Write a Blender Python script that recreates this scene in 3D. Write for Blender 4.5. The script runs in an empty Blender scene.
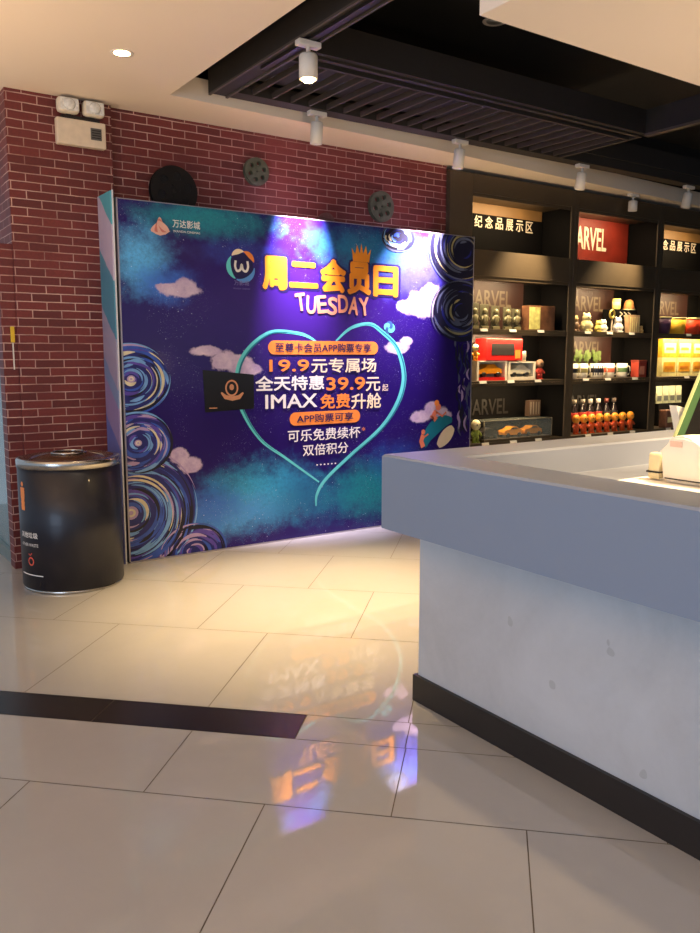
import bpy, bmesh, math, random
from mathutils import Vector, Matrix
PI = math.pi
S = bpy.context.scene
COL = S.collection
rnd = random.Random(7)

# ------------------------------------------------------------------ camera
H = 1.395
FPX, YAW, PITCH, ROLL = 803.83, 0.598, 0.1381, 0.0009
fw = Vector((math.sin(YAW)*math.cos(PITCH), math.cos(YAW)*math.cos(PITCH), -math.sin(PITCH)))
r0 = Vector((math.cos(YAW), -math.sin(YAW), 0)); u0 = r0.cross(fw)
rt = r0*math.cos(ROLL) + u0*math.sin(ROLL); up = -r0*math.sin(ROLL) + u0*math.cos(ROLL)
cd = bpy.data.cameras.new('camera'); cam = bpy.data.objects.new('camera', cd); COL.objects.link(cam)
m = Matrix((( rt.x, up.x, -fw.x, 0), (rt.y, up.y, -fw.y, 0), (rt.z, up.z, -fw.z, H), (0, 0, 0, 1)))
cam.matrix_world = m
cd.sensor_fit = 'HORIZONTAL'; cd.sensor_width = 36; cd.lens = FPX/700*36; cd.clip_start = .02
S.camera = cam

def on_plane(px, py, Y):
    """point of the wall-parallel plane y = Y measured on the photograph"""
    d = fw + rt*((px-350)/FPX) - up*((py-466.5)/FPX)
    t = Y/d.y
    return Vector((t*d.x, Y, H+t*d.z))

# ------------------------------------------------------------------ materials
MATS = {}
def nmath(nt, op, a, b=None, c=None, clamp=False):
    n = nt.nodes.new('ShaderNodeMath'); n.operation = op; n.use_clamp = clamp
    for i, v in enumerate((a, b, c)):
        if v is None: continue
        if isinstance(v, (int, float)): n.inputs[i].default_value = v
        else: nt.links.new(v, n.inputs[i])
    return n.outputs[0]
def nmix(nt, f, a, b):
    n = nt.nodes.new('ShaderNodeMix'); n.data_type = 'RGBA'
    for i, v in ((0, f), (6, a), (7, b)):
        if isinstance(v, (int, float)): n.inputs[i].default_value = v
        elif isinstance(v, tuple): n.inputs[i].default_value = (*v[:3], 1)
        else: nt.links.new(v, n.inputs[i])
    return n.outputs[2]
def nnoise(nt, vec, scale, detail=3, rough=.5, dist=0):
    n = nt.nodes.new('ShaderNodeTexNoise'); n.inputs['Scale'].default_value = scale
    n.inputs['Detail'].default_value = detail; n.inputs['Roughness'].default_value = rough
    n.inputs['Distortion'].default_value = dist
    nt.links.new(vec, n.inputs['Vector']); return n.outputs[0]
def lin(c):
    return tuple((x/255/12.92 if x/255 <= .04045 else ((x/255+.055)/1.055)**2.4) for x in c)
def newmat(name):
    mt = bpy.data.materials.new(name); mt.use_nodes = True
    nt = mt.node_tree; p = nt.nodes['Principled BSDF']
    tc = nt.nodes.new('ShaderNodeTexCoord')
    MATS[name] = mt
    return mt, nt, p, tc.outputs['Object']
def mat(name, rgb, rough=.5, metal=0, var=.08, scale=20, emit=0, bump=0, coat=0, trans=0, alpha=1, spec=None):
    """plain procedural material: sRGB colour with a little noise variation"""
    if name in MATS: return MATS[name]
    mt, nt, p, oc = newmat(name)
    c = lin(rgb)
    n = nnoise(nt, oc, scale, 4)
    lo = tuple(max(0, x*(1-var*2)) for x in c); hi = tuple(min(1, x*(1+var*2)) for x in c)
    nt.links.new(nmix(nt, n, lo, hi), p.inputs['Base Color'])
    p.inputs['Roughness'].default_value = rough; p.inputs['Metallic'].default_value = metal
    if coat: p.inputs['Coat Weight'].default_value = coat; p.inputs['Coat Roughness'].default_value = .08
    if spec is not None: p.inputs['Specular IOR Level'].default_value = spec
    if trans: p.inputs['Transmission Weight'].default_value = trans
    if alpha < 1: p.inputs['Alpha'].default_value = alpha
    if emit: p.inputs['Emission Color'].default_value = (*c, 1); p.inputs['Emission Strength'].default_value = emit
    if bump:
        b = nt.nodes.new('ShaderNodeBump'); b.inputs['Strength'].default_value = bump; b.inputs['Distance'].default_value = .003
        nt.links.new(nnoise(nt, oc, scale*4, 5), b.inputs['Height']); nt.links.new(b.outputs[0], p.inputs['Normal'])
    return mt

def brick_mat(name, side):
    mt, nt, p, oc = newmat(name)
    sp = nt.nodes.new('ShaderNodeSeparateXYZ'); nt.links.new(oc, sp.inputs[0])
    cb = nt.nodes.new('ShaderNodeCombineXYZ')
    nt.links.new(sp.outputs[1 if side else 0], cb.inputs[0]); nt.links.new(sp.outputs[2], cb.inputs[1])
    # slightly wavering joints
    v = cb.outputs[0]
    nz = nt.nodes.new('ShaderNodeTexNoise'); nz.inputs['Scale'].default_value = 9; nt.links.new(v, nz.inputs['Vector'])
    ad = nt.nodes.new('ShaderNodeVectorMath'); ad.operation = 'SCALE'; nt.links.new(nz.outputs['Color'], ad.inputs[0]); ad.inputs['Scale'].default_value = .006
    a2 = nt.nodes.new('ShaderNodeVectorMath'); a2.operation = 'ADD'; nt.links.new(v, a2.inputs[0]); nt.links.new(ad.outputs[0], a2.inputs[1])
    b = nt.nodes.new('ShaderNodeTexBrick')
    nt.links.new(a2.outputs[0], b.inputs['Vector'])
    b.inputs['Scale'].default_value = 1; b.inputs['Brick Width'].default_value = .181; b.inputs['Row Height'].default_value = .0525
    b.inputs['Mortar Size'].default_value = .0034; b.inputs['Mortar Smooth'].default_value = .25; b.inputs['Bias'].default_value = -.1
    b.inputs['Color1'].default_value = (*lin((114, 44, 41)), 1); b.inputs['Color2'].default_value = (*lin((90, 33, 33)), 1)
    n1 = nnoise(nt, v, 3.2, 3); n2 = nnoise(nt, v, 60, 4)
    mort = nmix(nt, nmath(nt, 'MULTIPLY_ADD', n1, 2.6, -.8, True), lin((128, 84, 78)), lin((208, 172, 160)))
    nt.links.new(mort, b.inputs['Mortar'])
    k = nmath(nt, 'MULTIPLY_ADD', n2, .5, .75)
    mx = nt.nodes.new('ShaderNodeMix'); mx.data_type = 'RGBA'; mx.blend_type = 'MULTIPLY'; mx.inputs[0].default_value = 1
    nt.links.new(b.outputs['Color'], mx.inputs[6]); nt.links.new(k, mx.inputs[7])
    nt.links.new(mx.outputs[2], p.inputs['Base Color'])
    bp = nt.nodes.new('ShaderNodeBump'); bp.inputs['Strength'].default_value = .35; bp.inputs['Distance'].default_value = .004; bp.invert = True
    nt.links.new(b.outputs['Fac'], bp.inputs['Height']); nt.links.new(bp.outputs[0], p.inputs['Normal'])
    p.inputs['Roughness'].default_value = .55
    return mt

def tile_mat():
    mt, nt, p, oc = newmat('floor_tile')
    n1 = nnoise(nt, oc, 1.3, 4); n2 = nnoise(nt, oc, 14, 6, .6)
    c = nmix(nt, n1, lin((156, 156, 156)), lin((170, 169, 168)))
    nt.links.new(nmix(nt, nmath(nt, 'MULTIPLY', n2, .25), c, lin((149, 147, 143))), p.inputs['Base Color'])
    nt.links.new(nmath(nt, 'MULTIPLY_ADD', n1, .03, .02), p.inputs['Roughness'])
    p.inputs['Specular IOR Level'].default_value = .5
    return mt

def concrete_mat():
    mt, nt, p, oc = newmat('counter_concrete')
    n1 = nnoise(nt, oc, 2.2, 6, .6, .6); n2 = nnoise(nt, oc, 38, 5, .7)
    c = nmix(nt, nmath(nt, 'MULTIPLY_ADD', n1, 2, -.5, True), lin((164, 164, 167)), lin((190, 191, 195)))
    spots = nmath(nt, 'GREATER_THAN', nnoise(nt, oc, 9, 2), .71)
    c = nmix(nt, nmath(nt, 'MULTIPLY', spots, .35), c, lin((120, 116, 112)))
    nt.links.new(nmix(nt, nmath(nt, 'MULTIPLY', n2, .3), c, lin((205, 204, 202))), p.inputs['Base Color'])
    p.inputs['Roughness'].default_value = .6
    return mt

BX0, BX1, BZ1, YB = 1.752, 4.80, 2.376, 5.194        # printed front of the backdrop

def backdrop_mat():
    mt, nt, p, oc = newmat('backdrop_print')
    sp = nt.nodes.new('ShaderNodeSeparateXYZ'); nt.links.new(oc, sp.inputs[0])
    x, z = sp.outputs[0], sp.outputs[2]
    cb = nt.nodes.new('ShaderNodeCombineXYZ'); nt.links.new(x, cb.inputs[0]); nt.links.new(z, cb.inputs[1])
    v = cb.outputs[0]
    nbig = nnoise(nt, v, 2.2, 5, .6, .8); nfine = nnoise(nt, v, 9, 8, .7); ngrain = nnoise(nt, v, 45, 6, .8)
    def blob(cx, cz, rx, rz, lo, hi, wob=.9, nz=None):
        dx = nmath(nt, 'DIVIDE', nmath(nt, 'SUBTRACT', x, cx), rx); dz = nmath(nt, 'DIVIDE', nmath(nt, 'SUBTRACT', z, cz), rz)
        d = nmath(nt, 'SQRT', nmath(nt, 'ADD', nmath(nt, 'MULTIPLY', dx, dx), nmath(nt, 'MULTIPLY', dz, dz)))
        d = nmath(nt, 'ADD', d, nmath(nt, 'MULTIPLY', nmath(nt, 'SUBTRACT', nfine if nz is None else nz, .5), wob))
        mr = nt.nodes.new('ShaderNodeMapRange'); mr.interpolation_type = 'SMOOTHSTEP'
        nt.links.new(d, mr.inputs[0]); mr.inputs[1].default_value = hi; mr.inputs[2].default_value = lo
        return mr.outputs[0]
    c = nmix(nt, nbig, lin((24, 8, 84)), lin((42, 12, 108)))
    c = nmix(nt, nmath(nt, 'MULTIPLY', blob(3.1, 1.75, 1.0, .5, .2, 1.3, .4), .35), c, lin((80, 34, 150)))
    def neb(cx, cz, rx, rz, rgb, k=.9):
        nonlocal c
        f = nmath(nt, 'MULTIPLY', blob(cx, cz, rx, rz, .15, 1.15, 1.3), k)
        f = nmath(nt, 'MULTIPLY', f, nmath(nt, 'MULTIPLY_ADD', ngrain, 1.6, .1, True))
        c = nmix(nt, f, c, lin(rgb))
    neb(2.35, 2.3, .6, .15, (40, 150, 165)); neb(3.75, 2.2, .7, .2, (40, 130, 175), .8); neb(4.15, 2.05, .4, .3, (90, 90, 220), .7)
    neb(1.90, 2.0, .24, .28, (90, 180, 240), 1); neb(2.05, 1.86, .26, .16, (60, 110, 210)); neb(2.6, 2.1, .4, .12, (50, 80, 180), .5)
    neb(2.75, .38, .6, .30, (60, 170, 215), 1); neb(2.5, .25, .5, .2, (70, 150, 220), 1); neb(3.25, .3, .5, .24, (30, 110, 150), .9); neb(3.75, .33, .5, .3, (25, 140, 150), .9)
    neb(2.35, .33, .3, .2, (40, 90, 190), .8); neb(4.0, .55, .4, .2, (40, 80, 170), .5)
    # soft printed clouds
    def cloud(cx, cz, rx, rz, rgb=(236, 214, 226), k=1.0, wob=1.5):
        nonlocal c
        f = nmath(nt, 'MULTIPLY', blob(cx, cz, rx, rz, .72, 1.02, wob), k)
        shade = nmix(nt, nmath(nt, 'MULTIPLY_ADD', nfine, 2.2, -.6, True), lin((168, 140, 184)), lin(rgb))
        c = nmix(nt, f, c, shade)
    for px, py, w, h in ((180, 290, 24, 8), (167, 288, 12, 5), (186, 287, 12, 9), (205, 351, 17, 6), (226, 361, 17, 11), (240, 363, 14, 12), (250, 370, 12, 7),
                         (180, 456, 11, 9), (190, 465, 14, 9), (430, 293, 12, 11), (420, 304, 17, 14), (406, 306, 12, 7), (433, 308, 10, 11),
                         (397, 348, 13, 7), (406, 341, 7, 5), (421, 417, 12, 7), (432, 409, 8, 9), (442, 415, 10, 10)):
        a = on_plane(px-w, py, YB); b = on_plane(px+w, py, YB); q = on_plane(px, py-h, YB); r = on_plane(px, py+h, YB)
        cloud((a.x+b.x)/2, (q.z+r.z)/2, abs(b.x-a.x)/2, abs(q.z-r.z)/2)
    # stars
    for sc, th, k in ((22, .06, .9), (55, .09, .6), (110, .12, .35)):
        vo = nt.nodes.new('ShaderNodeTexVoronoi'); vo.inputs['Scale'].default_value = sc; nt.links.new(v, vo.inputs['Vector'])
        st = nmath(nt, 'LESS_THAN', vo.outputs['Distance'], th)
        st = nmath(nt, 'MULTIPLY', st, nmath(nt, 'GREATER_THAN', nbig, .51))
        c = nmix(nt, nmath(nt, 'MULTIPLY', st, k*.8), c, (.8, .85, 1))
    nt.links.new(c, p.inputs['Base Color'])
    p.inputs['Roughness'].default_value = .33
    p.inputs['Specular IOR Level'].default_value = .3
    p.inputs['Coat Weight'].default_value = .4; p.inputs['Coat Roughness'].default_value = .12
    return mt

def wing_mat():
    mt, nt, p, oc = newmat('wing_print')
    sp = nt.nodes.new('ShaderNodeSeparateXYZ'); nt.links.new(oc, sp.inputs[0])
    n = nnoise(nt, oc, 6, 4, .5, .5)
    t = nmath(nt, 'ADD', nmath(nt, 'MULTIPLY', sp.outputs[2], 1/2.42), nmath(nt, 'MULTIPLY', nmath(nt, 'SUBTRACT', sp.outputs[1], .12), -.35))
    t = nmath(nt, 'ADD', t, nmath(nt, 'MULTIPLY', nmath(nt, 'SUBTRACT', n, .5), .02))
    cr = nt.nodes.new('ShaderNodeValToRGB'); nt.links.new(t, cr.inputs[0])
    el = cr.color_ramp.elements; cr.color_ramp.interpolation = 'CONSTANT'
    stops = [(0, (60, 60, 130)), (.2, (90, 100, 170)), (.36, (150, 125, 165)), (.47, (120, 140, 175)), (.52, (165, 150, 170)), (.60, (165, 155, 175)), (.66, (60, 140, 160)), (.80, (62, 145, 165)), (.812, (196, 178, 196)), (.955, (70, 170, 180))]
    el[0].position = 0; el[0].color = (*lin(stops[0][1]), 1); el[1].position = stops[1][0]; el[1].color = (*lin(stops[1][1]), 1)
    for q, cc in stops[2:]:
        e = el.new(q); e.color = (*lin(cc), 1)
    nt.links.new(nmix(nt, nmath(nt, 'MULTIPLY', nnoise(nt, oc, 30, 4), .3), cr.outputs[0], lin((120, 140, 190))), p.inputs['Base Color'])
    p.inputs['Roughness'].default_value = .35
    return mt

# ------------------------------------------------------------------ mesh kit
class B:
    def __init__(s): s.bm = bmesh.new(); s.mi = 0
    def _set(s, faces):
        for f in faces: f.material_index = s.mi
    def box(s, x0, y0, z0, x1, y1, z1, bev=0, rot=None):
        r = bmesh.ops.create_cube(s.bm, size=1)
        vs = r['verts']
        for v in vs: v.co = Vector(((x0+x1)/2+v.co.x*(x1-x0), (y0+y1)/2+v.co.y*(y1-y0), (z0+z1)/2+v.co.z*(z1-z0)))
        fs = list({f for v in vs for f in v.link_faces}); s._set(fs)
        if bev:
            es = list({e for v in vs for e in v.link_edges})
            rr = bmesh.ops.bevel(s.bm, geom=es, offset=bev, segments=2, affect='EDGES', profile=.5)
            s._set(rr['faces']); vs = list({v for f in rr['faces'] for v in f.verts} | {v for v in vs if v.is_valid})
        if rot is not None:
            for v in vs: v.co = rot @ v.co
        return s
    def quad(s, *pts):
        f = s.bm.faces.new([s.bm.verts.new(p) for p in pts]); f.material_index = s.mi; return s
    def prism(s, pts, d):
        """closed polygon (list of 3D points) pushed along vector d"""
        a = [s.bm.verts.new(p) for p in pts]; b = [s.bm.verts.new(Vector(p)+Vector(d)) for p in pts]
        n = len(pts); fs = [s.bm.faces.new(a[::-1]), s.bm.faces.new(b)]
        for i in range(n): fs.append(s.bm.faces.new((a[i], a[(i+1) % n], b[(i+1) % n], b[i])))
        s._set(fs); return s
    def lathe(s, prof, c=(0, 0, 0), seg=32, M=None):
        """profile [(r, z)...] turned about z, then matrix M, then moved to c"""
        M = M or Matrix(); rings = []
        for r, z in prof:
            if r < 1e-6: rings.append([s.bm.verts.new(M @ Vector((0, 0, z)) + Vector(c))])
            else: rings.append([s.bm.verts.new(M @ Vector((r*math.cos(2*PI*i/seg), r*math.sin(2*PI*i/seg), z)) + Vector(c)) for i in range(seg)])
        for a, b in zip(rings, rings[1:]):
            for i in range(seg):
                j = (i+1) % seg
                q = [a[i], a[j], b[j], b[i]] if len(a) > 1 and len(b) > 1 else ([a[0], b[j], b[i]] if len(a) == 1 and len(b) > 1 else ([a[i], a[j], b[0]] if len(a) > 1 else None))
                if q:
                    f = s.bm.faces.new(q); f.material_index = s.mi; f.smooth = True
        for rg, fl in ((rings[0], True), (rings[-1], False)):
            if len(rg) > 1:
                f = s.bm.faces.new(rg[::-1] if fl else rg); f.material_index = s.mi
        return s
    def tube(s, pts, r, seg=10, closed=False):
        pts = [Vector(p) for p in pts]; n = len(pts); rings = []
        for i, p in enumerate(pts):
            a = pts[i-1] if (i or closed) else p; b = pts[(i+1) % n] if (i < n-1 or closed) else p
            t = (b-a).normalized(); ref = Vector((0, 0, 1)) if abs(t.z) < .9 else Vector((1, 0, 0))
            e1 = t.cross(ref).normalized(); e2 = t.cross(e1)
            rr = r[i] if isinstance(r, (list, tuple)) else r
            rings.append([s.bm.verts.new(p+(e1*math.cos(2*PI*k/seg)+e2*math.sin(2*PI*k/seg))*rr) for k in range(seg)])
        rng = range(n if closed else n-1)
        for i in rng:
            a, b = rings[i], rings[(i+1) % n]
            for k in range(seg):
                f = s.bm.faces.new((a[k], a[(k+1) % seg], b[(k+1) % seg], b[k])); f.smooth = True; f.material_index = s.mi
        if not closed:
            for rg in (rings[0][::-1], rings[-1]):
                f = s.bm.faces.new(rg); f.material_index = s.mi
        return s
    def ball(s, c, rx, ry=None, rz=None, seg=16):
        ry = ry or rx; rz = rz or rx
        r = bmesh.ops.create_uvsphere(s.bm, u_segments=seg, v_segments=seg//2+2, radius=1)
        for v in r['verts']: v.co = Vector((c[0]+v.co.x*rx, c[1]+v.co.y*ry, c[2]+v.co.z*rz))
        for f in {f for v in r['verts'] for f in v.link_faces}: f.smooth = True; f.material_index = s.mi
        return s
    def obj(s, name, mats, parent=None, loc=(0, 0, 0), rotz=0):
        me = bpy.data.meshes.new(name)
        bmesh.ops.recalc_face_normals(s.bm, faces=s.bm.faces[:])
        s.bm.to_mesh(me); s.bm.free()
        return link(name, me, mats, parent, loc, rotz)
def link(name, me, mats, parent=None, loc=(0, 0, 0), rotz=0):
    for mm in (mats if isinstance(mats, (list, tuple)) else [mats]):
        me.materials.append(mm)
    o = bpy.data.objects.new(name, me); COL.objects.link(o)
    o.location = loc; o.rotation_euler = (0, 0, rotz)
    if parent: o.parent = parent
    return o
def recenter(o):
    vs = o.data.vertices
    c = Vector(((min(v.co.x for v in vs)+max(v.co.x for v in vs))/2, (min(v.co.y for v in vs)+max(v.co.y for v in vs))/2, min(v.co.z for v in vs)))
    for v in vs: v.co -= c
    o.location = Vector(o.location)+c
    return o
def empty(name, loc=(0, 0, 0), rotz=0):
    o = bpy.data.objects.new(name, None); COL.objects.link(o); o.location = loc; o.rotation_euler = (0, 0, rotz)
    o.empty_display_size = .1
    return o
def tag(o, label, cat, group=None, kind=None):
    o['label'] = label; o['category'] = cat
    if group: o['group'] = group
    if kind: o['kind'] = kind
    return o
def struct(o):
    o['kind'] = 'structure'; return o

FILL = []
def curve_text(body, bold=0.0, shear=0.0, depth=0.0):
    cu = bpy.data.curves.new('t', 'FONT'); cu.body = body; cu.size = 1; cu.offset = bold; cu.shear = shear
    cu.extrude = depth; cu.resolution_u = 4
    o = bpy.data.objects.new('t', cu); COL.objects.link(o)
    dg = bpy.context.evaluated_depsgraph_get(); dg.update()
    me = bpy.data.meshes.new_from_object(o.evaluated_get(dg))
    bpy.data.objects.remove(o); bpy.data.curves.remove(cu)
    return me
def text_into(b, body, x0, x1, z0, z1, y, bold=0.0, shear=0.0, rot=0.0, depth=.0006):
    """writing on a plane facing -Y, fitted to x0..x1, z0..z1"""
    me = curve_text(body, 0, shear)
    vs = me.vertices
    if not len(vs): bpy.data.meshes.remove(me); return
    ax, bx = min(v.co.x for v in vs), max(v.co.x for v in vs); az, bz = min(v.co.y for v in vs), max(v.co.y for v in vs)
    cx, cz = (x0+x1)/2, (z0+z1)/2
    q = bold*(z1-z0)*.62
    x0, x1, z0, z1 = x0+q, x1-q, z0+q, z1-q
    shifts = [(0, 0)] if bold < .004 else [(q*math.cos(k*PI/4), q*math.sin(k*PI/4)) for k in range(8)]
    for si, (sx, sz) in enumerate(shifts):
        new = []
        for v in vs:
            px = (x0+(v.co.x-ax)/max(bx-ax, 1e-6)*(x1-x0))-cx+sx; pz = (z0+(v.co.y-az)/max(bz-az, 1e-6)*(z1-z0))-cz+sz
            new.append(b.bm.verts.new((cx+px*math.cos(rot)-pz*math.sin(rot), y-depth-.00002*si, cz+px*math.sin(rot)+pz*math.cos(rot))))
        for pl in me.polygons:
            try:
                f = b.bm.faces.new([new[i] for i in pl.vertices]); f.material_index = b.mi
            except ValueError: pass
    bpy.data.meshes.remove(me)

def catmull(pts, n=8):
    pts = [Vector(p) for p in pts]; out = []
    for i in range(len(pts)-1):
        p0 = pts[max(i-1, 0)]; p1 = pts[i]; p2 = pts[i+1]; p3 = pts[min(i+2, len(pts)-1)]
        for k in range(n):
            t = k/n
            out.append(.5*((2*p1)+(p2-p0)*t+(2*p0-5*p1+4*p2-p3)*t*t+(3*p1-p0-3*p2+p3)*t**3))
    out.append(pts[-1]); return out
def ribbon(b, pts, widths, y):
    """flat painted stroke in the plane y, pts = 2D (x, z)"""
    n = len(pts); L = []; R = []
    for i, p in enumerate(pts):
        a = pts[max(i-1, 0)]; c = pts[min(i+1, n-1)]; t = Vector((c[0]-a[0], c[1]-a[1]))
        if t.length < 1e-9: t = Vector((1, 0))
        t.normalize(); nn = Vector((-t.y, t.x)); w = widths[i] if isinstance(widths, (list, tuple)) else widths
        L.append(b.bm.verts.new((p[0]+nn.x*w/2, y, p[1]+nn.y*w/2))); R.append(b.bm.verts.new((p[0]-nn.x*w/2, y, p[1]-nn.y*w/2)))
    for i in range(n-1):
        f = b.bm.faces.new((L[i], L[i+1], R[i+1], R[i])); f.material_index = b.mi

# ------------------------------------------------------------------ colours
white_paint = mat('ceiling_paint', (232, 216, 196), .8, var=.01, scale=2)
brick_front = brick_mat('brick_front', False); brick_side = brick_mat('brick_side', True)
tile = tile_mat(); concrete = concrete_mat()
grout = mat('grout', (92, 82, 72), .8)
black_stone = mat('black_stone', (34, 29, 28), .25, var=.15, scale=40)
grille_dark = mat('grille_dark', (40, 35, 31), .7, scale=8)
duct_black = mat('plenum_black', (20, 19, 19), .8)
solid_white = mat('counter_solid_surface', (128, 139, 158), .38, var=.01, scale=3)
skirt = mat('skirting_dark', (32, 27, 26), .4)
spot_white = mat('fixture_white', (225, 218, 208), .4, var=.02)
cab_dark = mat('cabinet_bronze', (84, 72, 56), .42, .25, var=.06, scale=12)
cab_in = mat('cabinet_inside', (13, 11, 10), .8, spec=.12)
steel = mat('brushed_steel', (190, 186, 180), .22, 1, var=.05, scale=60)
navy = mat('bin_navy', (24, 25, 38), .42, .1, coat=.15)
dark_metal = mat('dark_metal', (48, 44, 42), .5, .5)
reel_green = mat('reel_green_grey', (98, 102, 84), .5, .4, var=.15)
reel_black = mat('reel_black', (20, 16, 15), .55, .3)
reel_pink = mat('reel_red_grey', (120, 84, 78), .5, .3)
cream_plastic = mat('cream_plastic', (232, 222, 204), .35, var=.02)
grey_vent = mat('vent_grey', (96, 92, 88), .6)
lens_clear = mat('lamp_lens', (230, 226, 215), .12, var=.2, scale=60, coat=.6)
lamp_on = mat('lamp_glow', (255, 214, 140), .4, emit=30, var=0)
led = mat('led_strip', (255, 205, 130), .4, emit=2, var=0)

# ================================================================== SETTING
CH = 3.01     # ceiling height
TH = .7703
cT, sT = math.cos(TH), math.sin(TH)
def UV(u, v): return (u*cT+v*sT, -u*sT+v*cT)
XA, XB, YA, YBK = -4.0, 9.3, -3.0, 8.0
def clip(bm):
    for co, no in (((XA, 0, 0), (-1, 0, 0)), ((XB, 0, 0), (1, 0, 0)), ((0, YA, 0), (0, -1, 0)), ((0, YBK, 0), (0, 1, 0))):
        bmesh.ops.bisect_plane(bm, geom=bm.verts[:]+bm.edges[:]+bm.faces[:], plane_co=co, plane_no=no, clear_outer=True)
b = B(); g = .0018; T = .8022
def tile_rect(u0, u1, v0, v1):
    q = [UV(u0+g, v0+g), UV(u1-g, v0+g), UV(u1-g, v1-g), UV(u0+g, v1-g)]
    if max(x for x, y in q) < XA or min(x for x, y in q) > XB or max(y for x, y in q) < YA or min(y for x, y in q) > YBK: return
    b.quad(*[(x, y, 0) for x, y in q])
rows = [(2.2685, 2.7057, -.2668), (2.9077, 3.7841, -1.0809)]
v = 2.2685; off = -.665
for i in range(12): rows.append((v-T, v, off)); v -= T; off += T/2
v = 3.7841; off = -1.4556
for i in range(14): rows.append((v, v+T, off)); v += T; off += T/2
for v0, v1, off in rows:
    for k in range(-20, 21): tile_rect(off+k*T, off+(k+1)*T, v0, v1)
tile_rect(-.675, -.27, 2.7057, 2.9077)
for k in range(0, 18): tile_rect(-.27+k*T, -.27+(k+1)*T, 2.7057, 2.9077)
b.mi = 1
b.quad((XA, YA, -.0025), (XB, YA, -.0025), (XB, YBK, -.0025), (XA, YBK, -.0025))
clip(b.bm)
struct(b.obj('floor', [tile, grout]))
b = B()
for k in range(10): 
    q = [UV(-.678-(k+1)*T+g, 2.7057+g), UV(-.678-k*T-g*(k > 0), 2.7057+g), UV(-.678-k*T-g*(k > 0), 2.9077-g), UV(-.678-(k+1)*T+g, 2.9077-g)]
    b.quad(*[(x, y, -.0003) for x, y in q])
clip(b.bm); struct(b.obj('trim_1', black_stone))

# brick walls
b = B(); b.box(1.82, 5.50, 0, 4.752, 5.62, CH); struct(b.obj('wall_back', brick_front))
b = B(); b.box(1.165, 5.46, 0, 1.8199, 5.60, CH); struct(b.obj('wall_pier', brick_front))
b = B(); b.box(1.075, 5.475, 0, 1.1649, 5.60, 2.08); struct(b.obj('wall_jamb', brick_front))
b = B(); b.box(1.166, 5.6001, 2.08, 1.30, 8.0, CH); struct(b.obj('wall_left', brick_side))
# the pier's left flank above the doorway
b = B(); b.box(1.1635, 5.461, 2.08, 1.1649, 5.6, CH); struct(b.obj('wall_flank', brick_side))
b = B(); b.box(4.752, 5.84, 0, XB, 5.95, CH+.6); struct(b.obj('wall_behind_shelves', cab_in))
b = B(); b.box(XB, -3, 0, XB+.1, 5.95, CH+.6); struct(b.obj('wall_light_block', mat('light_block_dark', (60, 52, 46), .7)))  # unseen dark wall added to block the world light

# glazed door in the left passage
frame_m = mat('door_frame_grey_green', (120, 138, 138), .35, .4)
b = B()
b.box(1.085, 5.601, 0, 1.135, 5.66, 2.08); b.box(1.085, 7.0, 0, 1.135, 7.06, 2.08); b.box(1.085, 5.66, 2.02, 1.135, 7.0, 2.08); b.box(1.085, 5.66, 0, 1.135, 7.0, .08)
dr = struct(b.obj('door_1', frame_m))
b = B(); b.box(1.105, 5.66, .08, 1.115, 7.0, 2.02); b.obj('door_glass', mat('door_glass', (150, 175, 175), .08, trans=.7, var=.02), dr)

# ceiling: white soffit around an open dark well
b = B()
b.box(-4, -3, CH, 2.057, 5.62, CH+.14)
b.box(-4, 5.62, CH, 1.3, 8, CH+.14)
p0 = [(2.057, 5.036), (4.144, 5.116), (5.90, 5.249), (8.285, 5.367), (XB, 5.42), (XB, 5.838), (2.057, 5.838)]
b.prism([(x, y, CH) for x, y in p0], (0, 0, .14))
struct(b.obj('ceiling', white_paint))
b = B()
b.box(2.0, -3, 3.62, XB, 5.84, 3.70)
b.box(2.0, -3, CH+.141, 2.057, 5.62, 3.62); b.box(2.057, 5.45, CH+.141, XB, 5.6, 3.62)
struct(b.obj('ceiling_plenum', duct_black))

# slatted raft with its fascia
raft = empty('slatted_ceiling_raft', (3.9, 4.5, 3.06)); tag(raft, 'dark slatted metal ceiling raft in the open well above the shelves', 'ceiling grille')
LX, LY, LZ = 3.9, 4.5, 3.06
def L(*a): return (a[0]-LX, a[1]-LY, a[2]-LZ, a[3]-LX, a[4]-LY, a[5]-LZ)
b = B()
b.box(*L(2.45, 4.90, 3.06, 9.2, 5.02, 3.14)); b.box(*L(2.45, 4.10, 3.06, 5.52, 4.13, 3.10)); b.box(*L(5.49, 4.13, 3.06, 5.52, 4.90, 3.10))
b.box(*L(2.45, 4.20, 3.058, 5.49, 4.225, 3.085))
b.obj('frame', grille_dark, raft)
b = B(); x = 2.57
while x < 5.47:
    b.box(*L(x, 4.225, 3.064, x+.014, 4.90, 3.10)); x += .142
b.obj('slats', mat('slat_bronze', (66, 56, 48), .7), raft)
b = B(); b.box(*L(2.45, 4.13, 3.16, 5.49, 4.90, 3.17)); b.obj('backing_panel', duct_black, raft)
b = B()
b.box(*L(2.45, 4.06, 3.075, 5.54, 4.099, 3.25)); b.box(*L(5.50, -1, 3.075, 5.54, 4.06, 3.25)); b.box(*L(5.54, 4.88, 3.141, 9.2, 4.899, 3.3))
b.obj('fascia', mat('fascia_dark', (34, 30, 28), .8), raft)
b = B(); b.box(*L(5.49, -1, 3.055, 5.545, 4.06, 3.074)); b.obj('edge_trim', mat('slat_bronze2', (74, 64, 56), .65), raft)
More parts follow.
